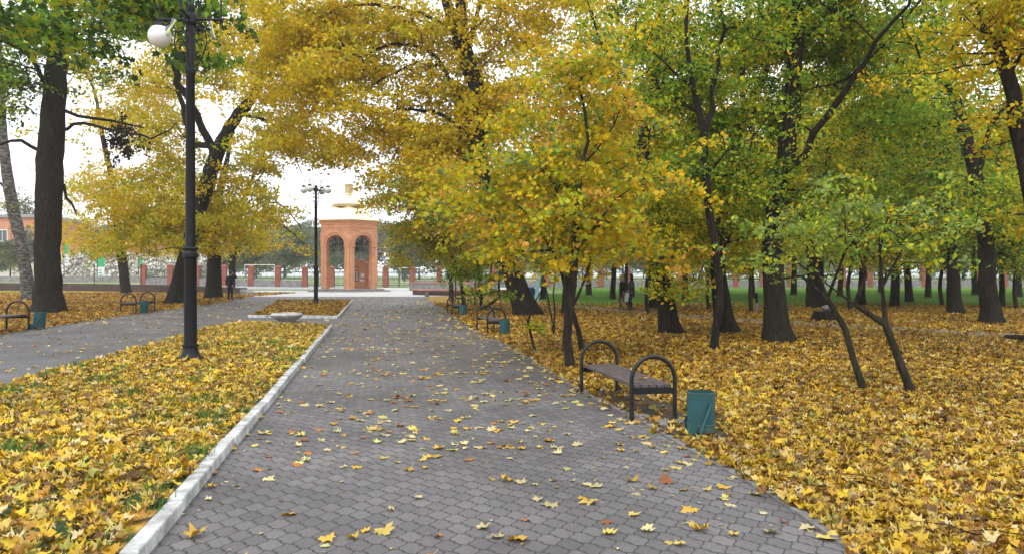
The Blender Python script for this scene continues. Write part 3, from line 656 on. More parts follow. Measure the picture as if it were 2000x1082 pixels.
tree('maple_tree', 'thick trunk with spreading roots partly hidden by the slim forked one', 'tree', (1419, 651),
     [[(1419, 651, 58), (1414, 620, 42), (1408, 580, 37), (1402, 500, 30), (1411, 390, 28), (1443, 245, 26), (1470, 190, 23), (1495, 140, 19), (1520, 40, 14), (1540, -60, 7)],
      [(1445, 240, 13), (1453, 140, 11), (1460, 50, 8), (1450, -60, 4)], [(1420, 330, 7), (1380, 300, 6), (1330, 260, 3)]],
     [(1450, 100, 80, 80), (1520, 60, 70, 60), (1480, 300, 80, 70), (1370, 300, 80, 60), (1440, 430, 80, 50, 0, 2), (1380, 440, 70, 50, 1, 1.5), (1480, 400, 60, 50, 1, 1.5)], 360, 95, .105, 'mixed', rc=.55, back=1.1, hmin=3, flare=.9, tpl='oval')
tree('maple_tree', 'widest trunk on the right with flared roots and one long slanting limb', 'tree', (1518, 669),
     [[(1518, 669, 76), (1517, 645, 58), (1515, 610, 50), (1508, 520, 45), (1514, 400, 40), (1535, 300, 37), (1546, 200, 34), (1555, 100, 30), (1560, 0, 24), (1566, -110, 10)],
      [(1546, 335, 16), (1590, 262, 15), (1640, 190, 13), (1690, 122, 11), (1722, 68, 8), (1770, 12, 6), (1800, -60, 3)], [(1690, 125, 6), (1650, 160, 5), (1600, 165, 4), (1560, 180, 3)],
      [(1550, 130, 9), (1500, 60, 8), (1470, -20, 4)], [(1722, 68, 5), (1770, 60, 5), (1800, 110, 4), (1815, 170, 2)], [(1556, 90, 8), (1610, 40, 7), (1650, -30, 4)]],
     [(1560, 50, 130, 70, .8), (1680, 70, 120, 70, 1.4), (1640, 180, 90, 50, 1.8, 1.2), (1480, 200, 70, 60, .8, 1), (1470, 340, 70, 60, .8, 1), (1640, 360, 70, 50, 2), (1600, -60, 200, 40), (1700, 250, 90, 60, 1, 1.5), (1550, 430, 80, 50, 1.5, 1), (1740, 160, 90, 60, 1, 2)],
     720, 90, .105, 'green', rc=.45, hmin=3, flare=.95, tpl='oval')
tree('maple_tree', 'dark trunk right behind the low leafy shrub, golden crown', 'tree', (1594, 602),
     [[(1594, 602, 44), (1592, 560, 38), (1592, 500, 34), (1602, 400, 28), (1622, 290, 22), (1630, 200, 14), (1625, 110, 6)], [(1610, 360, 10), (1660, 300, 8), (1700, 240, 4)], [(1605, 380, 9), (1565, 310, 7), (1540, 250, 4)]],
     [(1620, 240, 110, 90), (1560, 360, 80, 60), (1690, 330, 80, 60), (1620, 120, 100, 60)], 220, 105, .16, 'yellow', rc=1.0, hmin=4, flare=.6)
tree('leaning_shrub', 'left one of two thin leaning stems under the pale green leaves', 'shrub', (1690, 769),
     [[(1690, 769, 18), (1676, 725, 15), (1666, 695, 13), (1655, 650, 13), (1628, 602, 12), (1600, 562, 10), (1560, 538, 6), (1500, 548, 3)], [(1630, 605, 9), (1600, 540, 8), (1590, 480, 6), (1560, 420, 3)], [(1612, 575, 7), (1640, 520, 6), (1655, 460, 4), (1650, 400, 2)], [(1590, 550, 5), (1540, 500, 4), (1490, 460, 2)]],
     [(1600, 430, 120, 55), (1520, 460, 90, 55, 0, .6, .6), (1660, 430, 100, 60), (1500, 440, 70, 40), (1560, 520, 70, 25, 0, .5, .35), (1590, 380, 80, 40, 0, .9, .5), (1480, 500, 40, 25, 0, .5, .5), (1640, 350, 60, 30, 0, .9, .35)],
     105, 20, .074, 'pale', rc=.22, flat=.22, tpl='oval', bark='bark2', hmin=.75, flare=.2, rt=.0055, wig=.015)
tree('leaning_shrub', 'right one of two thin leaning stems under the pale green leaves', 'shrub', (1782, 771),
     [[(1782, 771, 20), (1768, 735, 17), (1755, 700, 16), (1737, 650, 15), (1712, 612, 14), (1680, 600, 10), (1640, 583, 7), (1612, 552, 4)], [(1726, 632, 9), (1722, 560, 8), (1720, 500, 6), (1735, 420, 3)], [(1700, 606, 7), (1692, 545, 6), (1668, 480, 4), (1640, 420, 2)], [(1722, 540, 5), (1770, 470, 4), (1820, 430, 2)], [(1765, 735, 3), (1748, 712, 2)]],
     [(1720, 420, 130, 60), (1800, 440, 80, 55), (1680, 470, 100, 40), (1660, 385, 100, 35), (1790, 510, 50, 25, 0, .5, .35), (1860, 420, 60, 45, 0, .8, .5), (1760, 370, 90, 45, 0, .9, .4), (1820, 510, 40, 25, 0, .6, .4)],
     120, 20, .074, 'pale', rc=.22, flat=.22, tpl='oval', bark='bark2', hmin=.75, flare=.2, rt=.0055, wig=.015)
tree('maple_tree', 'straight trunk on the grass left of the flared trunk near the right edge', 'tree', (1866, 613),
     [[(1866, 613, 38), (1864, 580, 30), (1861, 520, 25), (1858, 450, 21), (1848, 370, 16), (1838, 280, 10), (1830, 220, 5)], [(1858, 440, 8), (1900, 380, 6), (1930, 340, 3)]],
     [(1830, 330, 80, 60), (1790, 250, 70, 60), (1880, 400, 70, 50), (1840, 460, 60, 35, 0, 2, .6)], 190, 100, .13, 'green', rc=.8, hmin=2.5, flare=.7)
tree('maple_tree', 'flared trunk near the right edge, bright green lower boughs', 'tree', (1936, 632),
     [[(1936, 632, 52), (1935, 605, 40), (1930, 560, 36), (1926, 480, 33), (1918, 400, 29), (1896, 310, 26), (1879, 240, 26), (1858, 160, 21), (1868, 60, 15), (1880, -50, 6)],
      [(1908, 345, 13), (1932, 260, 10), (1965, 205, 7), (2010, 190, 3)], [(1880, 250, 8), (1920, 225, 7), (1970, 250, 5), (2020, 240, 3)], [(1862, 180, 8), (1810, 130, 7), (1770, 60, 4)], [(1922, 420, 7), (1960, 370, 6), (2010, 350, 4)]],
     [(1910, 400, 90, 55), (1970, 380, 70, 70), (1870, 80, 90, 80), (1800, 170, 70, 60), (1780, 90, 60, 60), (1990, 450, 60, 50), (1900, 480, 50, 25, 0, 1.5, .5), (1900, -60, 150, 40)],
     330, 95, .12, 'green', rc=.65, hmin=3, flare=.8)
tree('maple_tree', 'leaning forked trunk entering the top right corner of the view', 'tree', (2075, 700),
     [[(2080, 700, 44), (2060, 600, 36), (2040, 500, 34), (2015, 380, 32), (1990, 260, 31), (1970, 160, 29), (1948, 105, 28), (1920, 50, 16), (1897, -20, 12), (1885, -120, 5)],
      [(1950, 108, 20), (1966, 50, 17), (1968, -20, 15), (1975, -120, 7)], [(1990, 250, 8), (2040, 180, 7), (2090, 120, 4)]],
     [(1960, 30, 80, 60), (2060, 60, 100, 90), (1900, -40, 100, 40), (2080, 200, 70, 80), (2110, 400, 60, 80)], 230, 80, .11, 'yellow', rc=.45, hmin=3.5, flare=.7, tpl='oval')
tree('young_tree', 'orange-yellow young tree beside the dark notice board', 'tree', (906, 601),
     [[(906, 601, 9), (902, 560, 8), (893, 520, 7), (870, 480, 6), (850, 420, 5), (845, 350, 3)], [(893, 522, 6), (905, 470, 5), (900, 400, 4), (890, 330, 2)], [(878, 495, 4), (840, 470, 4), (800, 465, 2)]],
     [(840, 430, 65, 60), (800, 420, 45, 60, 0, 2, .8), (860, 350, 60, 50), (900, 440, 50, 70), (800, 485, 45, 28, 0, 1.5, .8), (860, 510, 50, 35, 0, 1, .8), (790, 380, 30, 30, 0, 1, .6)], 420, 85, .13, 'orange', rc=.62, bark='bark2', hmin=1.4, flare=.2, rt=.008)
tree('young_tree', 'small green tree standing behind the orange one by the notice board', 'tree', (884, 590),
     [[(884, 590, 8), (880, 540, 7), (872, 470, 6), (862, 400, 5), (850, 330, 3)]],
     [(850, 335, 50, 35), (880, 390, 50, 40), (820, 350, 35, 30)], 170, 100, .15, 'green', rc=.8, bark='bark2', hmin=2, flare=.2, rt=.008)
tree('bush', 'bushy olive-green shrub between the notice board and the leaning trunk', 'shrub', (940, 607),
     [[(940, 607, 7), (938, 580, 6), (935, 540, 5), (930, 500, 3)], [(939, 590, 5), (955, 550, 4), (960, 510, 2)], [(977, 600, 6, .1), (978, 560, 5), (975, 500, 4), (970, 450, 3)]],
     [(930, 530, 42, 45), (940, 570, 25, 25), (955, 490, 35, 35)], 90, 95, .10, 'green', rc=.45, bark='bark2', hmin=.5, flare=.1, rt=.006)
for (bx_, by_, pl_, nn, lb, bl_) in (
    (1468, 612, 'mixed', 150, 'low understory maple filling the gap between the two thick right-hand trunks', [(1460, 470, 70, 40), (1500, 420, 60, 40), (1430, 510, 40, 25), (1520, 500, 50, 30)]),
    (1266, 612, 'yellow', 140, 'low golden understory maple behind the leaf-clothed trunk', [(1230, 440, 60, 40), (1290, 460, 60, 40), (1190, 470, 60, 30), (1340, 480, 50, 30)]),
    (1660, 606, 'mixed', 150, 'low understory maple above the tree stump', [(1640, 470, 80, 40), (1720, 490, 60, 30), (1600, 430, 60, 50), (1700, 420, 70, 40)]),
    (1840, 598, 'green', 170, 'low bright green understory maple between the two right-hand grass trunks', [(1830, 480, 80, 35), (1890, 450, 60, 40), (1780, 500, 60, 25), (1840, 400, 80, 40)]),
    (1985, 604, 'green', 120, 'low green understory maple at the right edge of the grass', [(1990, 500, 50, 35), (2040, 460, 60, 50), (1960, 440, 50, 40)]),
    (1385, 604, 'gold', 110, 'low golden understory maple between the slim forked and leaf-clothed trunks', [(1370, 470, 50, 40), (1350, 420, 50, 40), (1400, 500, 40, 25)])):
    tree('young_maple', lb, 'tree', (bx_, by_), [[(bx_, by_, 9), (bx_ - 4, by_ - 50, 8), (bx_ + 6, by_ - 110, 6), (bx_, by_ - 170, 3)]], bl_, nn, 75, .14, pl_, rc=.8, bark='bark2', hmin=1.0, flare=.2, rt=.008)
# off-frame neighbour whose dark green boughs hang into the top left corner
tree('maple_tree', 'dark green boughs hanging in from the top left behind the lamp head', 'tree', (-480, 690),
     [[(-480, 690, 60), (-470, 500, 52), (-440, 300, 46), (-400, 100, 40), (-380, -100, 30), (-370, -300, 14)], [(-420, 200, 18), (-250, 60, 14), (-80, 0, 10), (100, -20, 8), (250, 0, 5), (380, 40, 3)],
      [(-390, 0, 16), (-200, -120, 12), (0, -160, 8), (200, -120, 5), (330, -60, 3)]],
     [(40, 20, 130, 45, 0, 1), (200, -10, 150, 45, 0, 1), (350, 10, 80, 40, 0, 1), (400, 90, 35, 45, 0, .5, .7), (210, 70, 50, 18, 0, .4, .6), (-150, 20, 200, 100, 0, 2, .5), (330, -60, 140, 40, 0, 1)],
     200, 42, .17, 'dark', rc=.5, tpl='mid', hmin=3, rt=.006)

# --- rows of further trees: prototypes copied
def proto_tree(name, label, hgt, pal, seed, th, cr, size=.18, n=270, nl=130, trunk_r=.2, group=None, low=.28):
    root = empty(name, (0, 0, 0), label, 'tree', group)
    lean = rng.normal(size=2) * .6; tr = [(0, 0, 0, trunk_r * 1.25), (lean[0] * .1, lean[1] * .1, hgt * .12, trunk_r), (lean[0] * .4, lean[1] * .4, hgt * .35, trunk_r * .8), (lean[0], lean[1], hgt * .6, trunk_r * .5), (lean[0] * 1.1, lean[1], hgt * .88, .05)]
    mains = [np.array(tr)]
    for k in range(4):
        a = rng.uniform(0, 6.28); z = hgt * rng.uniform(.3, .5); mains.append(np.array([(lean[0] * .4, lean[1] * .4, z, trunk_r * .4), (math.cos(a) * cr * .35, math.sin(a) * cr * .35, z + hgt * .15, trunk_r * .28), (math.cos(a) * cr * .6, math.sin(a) * cr * .6, z + hgt * .32, .05)]))
    T = []
    lobes = [(rng.normal(size=3) * np.array((cr * .45, cr * .45, hgt * .14)) + np.array((lean[0], lean[1], hgt * (.5 + low * .35))), rng.uniform(.45, .75)) for _ in range(9)]
    for _ in range(n):
        c, s = lobes[rng.integers(9)]; u = rng.normal(size=3); u *= rng.uniform() ** .4 / np.linalg.norm(u); T.append(c + u * np.array((cr * s, cr * s, hgt * .24 * s * 1.3)))
    T = np.array(T); T[:, 2] = np.maximum(T[:, 2], hgt * low)
    pos, rad, ch = grow(mains, T, hgt * .25, .016, step=.8)
    tree_meshes(root, pos, rad, ch, M['bark'], flare=.6, base_r=trunk_r)
    crown_mesh(root, T, nl, cr * .24, size, pal, 'kite')
    return root
protos = {}
def place_tree(key, x, y, s, rz, name, label, group, sx=1):
    src = protos[key]; o = src if not src.get('used') else copy_tree(src)
    if o is src: src['used'] = 1
    o.name = name; o.location = (x, y, float(H(x, y)) - .03); o.rotation_euler = (0, 0, rz); o.scale = (s * sx, s * sx, s)
    props(o, label, 'tree', group); return o
protos['y'] = proto_tree('park_tree', '-', 15, 'yellow', 1, 0, 5.2, low=.24)
protos['m'] = proto_tree('park_tree', '-', 16, 'mixed', 2, 0, 5.6, low=.22)
protos['g'] = proto_tree('park_tree', '-', 15, 'green', 3, 0, 5.4, low=.24)
protos['f'] = proto_tree('distant_tree', '-', 18, 'far', 4, 0, 5.5, size=.42, n=210, nl=90, low=.03)
protos['f2'] = proto_tree('distant_tree', '-', 16, 'far', 5, 0, 6.5, size=.42, n=210, nl=90, low=.02)
rows = [  # px, base py, type, scale, label
    (1103, 614, 'y', .62, 'short trunk seen just left of the young orange maple, golden crown'),
    (1196, 585, 'y', .85, 'trunk standing left of the two walking women'),
    (1222, 574, 'm', .8, 'trunk directly behind the two walking women'),
    (1338, 588, 'g', .8, 'slender trunk on the grass between the two nearest right-hand trunks'),
    (1275, 604, 'y', .8, 'broad low trunk base just right of the walking women'),
    (1684, 597, 'g', .85, 'straight dark trunk on the grass right of the stump'),
    (1747, 600, 'm', .95, 'curved dark trunk with roots spreading on the grass'),
    (1776, 591, 'y', .95, 'grey root-flared trunk in the middle of the far grass'),
    (1957, 602, 'g', .6, 'thin dark trunk to the right of the bright green boughs'),
    (1470, 583, 'm', .8, 'far thin trunk between the two thick right-hand trunks'),
    (1640, 580, 'y', .9, 'far trunk behind the stump close to the brick pillars'),
    (1812, 582, 'm', .9, 'far pale trunk in front of the iron fence'),
    (1060, 585, 'g', .85, 'far trunk behind the leaning trunk by the second bench'),
    (1150, 577, 'm', 1., 'far trunk against the fence left of the walking women'),
    (1400, 577, 'y', 1., 'far trunk in front of the fence behind the slim forked tree'),
    (1550, 577, 'm', 1., 'far trunk at the fence behind the widest trunk'),
    (1720, 573, 'g', 1.05, 'farthest trunk at the fence left of the grey root-flared one'),
    (1905, 577, 'y', 1.05, 'far golden tree at the fence behind the flared trunk'),
    (1990, 581, 'm', 1., 'far tree at the right end of the fence'),
    (2080, 600, 'g', 1., 'tree at the right margin beyond the dirt path'),
    (2130, 580, 'y', 1., 'golden tree past the right margin by the fence'),
]
for k, (px, py, ty, s, lb) in enumerate(rows):
    x, y = G(px, py); place_tree(ty, x, y, s, k * 1.37, 'park_tree', lb, None, sx=1.0)
# hazy trees beyond the sports field
for k in range(84):
    x = -165 + k * 4.4 + random.uniform(-2.5, 2.5); y = random.uniform(165, 235)
    if k % 3 == 0: y += 45
    place_tree('f' if k % 2 else 'f2', x, y, random.uniform(.85, 1.25) * (1.1 if x > 0 else 1), k * 2.1, 'distant_tree', 'hazy tree in the distant row beyond the sports field', 'distant trees beyond the sports field')
for k, (px, y, s, lb) in enumerate([(500, 128, .62, 'hazy olive tree beyond the fence right of the standing man'), (555, 138, .66, 'hazy rounded tree beyond the fence left of the far lamp post'), (335, 150, .85, 'hazy tree behind the pale rubble wall'), (440, 132, .6, 'hazy tree beyond the fence behind the standing man'), (790, 150, .6, 'hazy tree beyond the fence right of the brick pavilion'), (20, 118, .55, 'hazy tree in front of the orange building')]):
    place_tree('f2' if k % 2 else 'f', (px - 1000) / F * y, y, s, k * 1.7, 'distant_tree', lb, None)

# dead-leaf clump hanging in the left crown
nb = empty('leaf_nest', tuple(W(238, 270, 36)), 'dark brown clump of dead leaves caught in the branches at left', 'nest')
Cn = np.array([W(238, 270, 36) + rng.normal(size=3) * np.array((.35, .3, .4)) for _ in range(26)])
V, Fq, Cc = leaves(np.repeat(Cn, 30, 0) + rng.normal(size=(780, 3)) * .16, rng.normal(size=(780, 3)), rng.uniform(.08, .2, 780), pick('fallr', 780) * .07 + .004, 'kite')
np_mesh('dead_leaves', V - np.array(nb.location), Fq, M['nest'], nb, col=Cc)

# ------------------------------------------------------------------ fallen leaves
def inpoly(P, poly):
    x, y = P[:, 0], P[:, 1]; ins = np.zeros(len(P), bool); q = np.array(poly)
    for (x1, y1), (x2, y2) in zip(q, np.roll(q, -1, 0)):
        c = ((y1 > y) != (y2 > y)); ins ^= c & (x < (x2 - x1) * (y - y1) / (y2 - y1 + 1e-12) + x1)
    return ins
def scatter(x0, x1, y0, y1, dens, test):
    n = int((x1 - x0) * (y1 - y0) * dens); P = np.stack([rng.uniform(x0, x1, n), rng.uniform(y0, y1, n)], -1)
    keep = test(P) & (np.abs(P[:, 0]) < P[:, 1] * .72 + 2.5); return P[keep]
def vnoise(P, s):
    return np.sin(P[:, 0] * s + 1.3 * np.sin(P[:, 1] * s * .7)) * np.sin(P[:, 1] * s * 1.1 + 1.7 * np.sin(P[:, 0] * s * .6 + 2))
def lay(P, z, size, pal, tpl, zr=.04, tilt=.33, cup=.85, shade=None):
    n = len(P); pos = np.column_stack([P, z + rng.uniform(0, 1, n) * zr]); nr = rng.normal(size=(n, 3)) * tilt; nr[:, 2] = 1
    col = pick(pal, n) * (rng.uniform(.7, 1.12, n) * (1.05 + .16 * vnoise(P, .55) + .10 * vnoise(P + 7, 1.7)))[:, None]
    return leaves(pos, nr, size * rng.uniform(.55, 1.25, n), np.clip(col, 0, .8), tpl, cup=cup)
REy, REx = RE[::1, 1], RE[:, 0]
rx = lambda y: np.interp(y, REy, REx)
dirtp = [(5.6, 31), (7.5, 26), (11.2, 21.6), (13.2, 18.6), (16, 15), (18, 15.5), (14.2, 20.2), (12.3, 23.2), (9.0, 27.8), (6.8, 33), (3, 41), (1.5, 40)]
soilp = [(1.45, 7.5), (2.1, 7.3), (2.2, 8.2), (2.05, 9.0), (1.9, 10.0), (1.6, 10.7), (1.0, 10.6), (1.42, 8.6)]
def right_test(P):
    ok = P[:, 0] > rx(P[:, 1]) + .03 - .10 * (rng.uniform(size=len(P)) > .93)
    ok &= ~(inpoly(P, dirtp) & (rng.uniform(size=len(P)) > .2))
    ok &= ~(inpoly(P, soilp) & (rng.uniform(size=len(P)) > .16)); return ok
LX = lambda y: np.interp(y, LE[::-1, 1], LE[::-1, 0])
parts = []
for (y0, y1, dens, sz, tp) in ((1, 9, 400, .10, 'hi'), (9, 14, 320, .105, 'hi'), (14, 24, 170, .12, 'mid'), (24, 46, 85, .145, 'mid')):
    P = scatter(-6, min(30, y1 * .72 + 3), y0, y1, dens, right_test)
    if y0 >= 24: P = P[rng.uniform(size=len(P)) < np.clip((46 - P[:, 1] + 5 * vnoise(P, .35)) / 12, 0.06, 1)]
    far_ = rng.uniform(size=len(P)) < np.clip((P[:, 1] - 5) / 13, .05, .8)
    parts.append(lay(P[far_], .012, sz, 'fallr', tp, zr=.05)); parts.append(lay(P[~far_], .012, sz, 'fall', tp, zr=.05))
parts.append(lay(scatter(0, 12, 1, 14, 170, right_test), .05, .038, 'fallr', 'kite', zr=.02, tilt=.4, cup=None))
parts.append(lay(scatter(0, 9, 1, 12, 26, right_test), .05, .075, 'fallr', 'oval', zr=.025, tilt=.4, cup=None))
V, Fq, Cc = merge(parts); props(np_mesh('fallen_leaves', V, Fq, M['fallen'], col=Cc), 'thick carpet of yellow and brown maple leaves under the right-hand trees', 'leaves', kind='stuff')
parts = []
for (y0, y1, dens, sz) in ((8, 30, 90, .15), (30, 48, 50, .18), (48, 70, 22, .24)):
    P = scatter(-46, -10, y0, y1, dens, lambda P: P[:, 0] < LX(P[:, 1]) - .05); parts.append(lay(P, .012, sz, 'fallr', 'mid', zr=.05))
V, Fq, Cc = merge(parts); props(np_mesh('fallen_leaves', V, Fq, M['fallen'], col=Cc), 'yellow leaf carpet on the left lawn behind the benches', 'leaves', kind='stuff')
parts = []
t1 = lambda P: inpoly(P, bed1) & ((vnoise(P, 2.6) + .7 * vnoise(P, 5.3) < .95) | (rng.uniform(size=len(P)) < .25))
for (y0, y1, dens, sz, tp) in ((1, 11, 250, .105, 'hi'), (11, 26, 180, .115, 'mid')):
    parts.append(lay(scatter(-9.5, -1.5, y0, y1, dens, t1), .085, sz, 'fall', tp, zr=.05, tilt=.35))
    parts.append(lay(scatter(-9.5, -1.5, y0, y1, 60, t1), .11, .04, 'fallr', 'kite', zr=.02, tilt=.4, cup=None))
parts.append(lay(scatter(-14.5, -6, 28, 47.2, 90, lambda P: inpoly(P, bed2)), .085, .15, 'fallr', 'mid', zr=.05))
V, Fq, Cc = merge(parts); props(np_mesh('fallen_leaves', V, Fq, M['fallen'], col=Cc), 'pale yellow maple leaves heaped on the two kerbed beds', 'leaves', kind='stuff')
# scattered on the paving
def path_test(P):
    ok = (P[:, 0] < rx(P[:, 1])) & (P[:, 0] > LX(P[:, 1])) & ~inpoly(P, bed1) & ~inpoly(P, bed2)
    k = .45 + .55 * (vnoise(P, 1.1) * .5 + vnoise(P, 3.1) * .5); edge = np.exp(-np.abs(rx(P[:, 1]) - P[:, 0]) / .35)
    return ok & (rng.uniform(size=len(P)) < np.clip(k + edge, .12, 1)) & ((P[:, 0] > -5.8) | (rng.uniform(size=len(P)) < .4))
parts = [lay(scatter(-4, 3, 2, 8, 14, path_test), .018, .095, 'pathl', 'hi', zr=.004, tilt=.10, cup=.45), lay(scatter(-14, 3, 7, 22, 21, path_test), .018, .11, 'pathl', 'hi', zr=.004, tilt=.10, cup=.4),
         lay(scatter(-18, 1, 22, 58, 13, path_test), .02, .15, 'pathl', 'mid', zr=.004, tilt=.12, cup=.4)]
# tiny crumbs
parts.append(lay(scatter(-14, 3, 3, 24, 16, path_test), .017, .03, 'pathl', 'kite', zr=.003, tilt=.1, cup=None))
for px, py, s in ((945, 1035, .19), (1010, 1058, .15), (382, 1052, .16), (750, 1043, .13), (688, 1056, .12), (1370, 1040, .13), (1150, 985, .15), (1050, 980, .13), (1075, 990, .12), (962, 843, .12), (990, 942, .12), (1620, 1055, .22), (1235, 943, .12), (1300, 945, .13), (580, 912, .10), (1348, 1000, .12), (1505, 1045, .13), (640, 1058, .09)):
    parts.append(lay(np.array([G(px, py)]), .024, s, 'pathl', 'hi', zr=.002, tilt=.16, cup=.6))
V, Fq, Cc = merge(parts); props(np_mesh('scattered_leaves', V, Fq, M['fallen'], col=Cc), 'single maple leaves scattered over the grey block paving', 'leaves', kind='stuff')
# stalks on near path leaves
P = scatter(-4, 3, 3, 11, 3.2, path_test); n_ = len(P); ang = rng.uniform(0, 6.28, n_); ln_ = rng.uniform(.05, .11, n_); up_ = rng.uniform(.0, .8, n_)
p0 = np.column_stack([P, np.full(n_, .022)]); p1 = p0 + np.stack([np.cos(ang) * ln_, np.sin(ang) * ln_, up_ * ln_], -1); off_ = np.array((.0016, 0, 0))
V = np.stack([p0 - off_, p0 + off_, p1 + off_, p1 - off_], 1).reshape(-1, 3); Fq = np.arange(n_ * 4).reshape(-1, 4)
props(np_mesh('leaf_stalks', V, Fq, M['fallen'], col=np.tile((.5, .42, .2), (n_ * 4, 1))), 'thin pale leaf stalks lying on the paving', 'stalks', kind='stuff')
lv_ = lay(P, .018, .10, 'pathl', 'hi', zr=.004, tilt=.12, cup=.5); props(np_mesh('stalked_leaves', lv_[0], lv_[1], M['fallen'], col=lv_[2]), 'pale leaves with upturned stalks on the near paving', 'leaves', kind='stuff')
bm = bmesh.new()
for k in range(170):
    y = random.uniform(3.5, 20); x = float(rx(y)) + random.uniform(.1, .6 * y) if k % 3 else random.uniform(-7, -2.6) ; a = random.uniform(0, 3.1); L = random.uniform(.12, .5); z = .075 if k % 3 else .14
    if k % 3 == 0 and not inpoly(np.array([(x, y)]), bed1)[0]: continue
    tube(bm, [(x, y, z), (x + L * .5 * math.cos(a), y + L * .5 * math.sin(a), z + .015), (x + L * math.cos(a + .2), y + L * math.sin(a + .2), z)], [.004, .0035, .002], 4)
props(bobj('twigs', bm, M['bark2']), 'thin broken twigs lying in the fallen leaves', 'twigs', kind='stuff')
# grass tufts
def grass(polytest, x0, x1, y0, y1, dens, hgt, z, label, cl=5, spread=.05, colr=((.05, .14, .02), (.12, .26, .04))):
    P = scatter(x0, x1, y0, y1, dens, polytest); n = len(P); P = np.repeat(P, cl, 0) + rng.normal(size=(n * cl, 2)) * spread; N = len(P)
    pos = np.column_stack([P, np.full(N, z)]); nr = rng.normal(size=(N, 3)) * .35; nr[:, 2] = 1
    t = rng.uniform(size=(N, 1)); col = np.array(colr[0]) * (1 - t) + np.array(colr[1]) * t
    V, Fq, Cc = leaves(pos, nr, hgt * rng.uniform(.5, 1.3, N), col, 'blade'); return V, Fq, Cc
g1 = grass(lambda P: inpoly(P, bed1) & (vnoise(P, 2.6) + .7 * vnoise(P, 5.3) > .75), -7.5, -1.5, 2, 18, 150, .10, .085, '', cl=8)
g2 = grass(lambda P: inpoly(P, bed1) & (P[:, 0] > np.interp(P[:, 1], K1[:, 1], K1[:, 0]) - .5) & (vnoise(P, 3.2) > .1), -5.5, -1.5, 3, 16, 60, .11, .085, '', cl=9)
g3 = grass(lambda P: inpoly(P, bed1), -7.5, -1.5, 2, 22, 14, .10, .085, '', cl=8)
V, Fq, Cc = merge([g1, g2, g3]); props(np_mesh('grass', V, Fq, M['grass'], col=Cc), 'green grass tufts poking through the leaves of the near bed', 'grass', kind='stuff')
V, Fq, Cc = grass(lambda P: (P[:, 0] > P[:, 1] * .05 - 1) & (rng.uniform(size=len(P)) < np.clip((P[:, 1] - 37 + 5 * vnoise(P, .3)) / 10, 0, 1)), 2, 66, 33, 90, 26, .15, 0, '', cl=4, spread=.12, colr=((.07, .18, .02), (.22, .36, .06)))
props(np_mesh('grass', V, Fq, M['grass'], col=Cc), 'bright green grass band in front of the far fence', 'grass', kind='stuff')
V, Fq, Cc = grass(lambda P: (P[:, 0] > rx(P[:, 1]) + .3) & (vnoise(P, .9) + vnoise(P, 2.2) > .9), 1, 12, 5, 24, 30, .08, .01, '', cl=6, spread=.06)
props(np_mesh('grass', V, Fq, M['grass'], col=Cc), 'sparse grass blades among the right-hand leaf carpet', 'grass', kind='stuff')
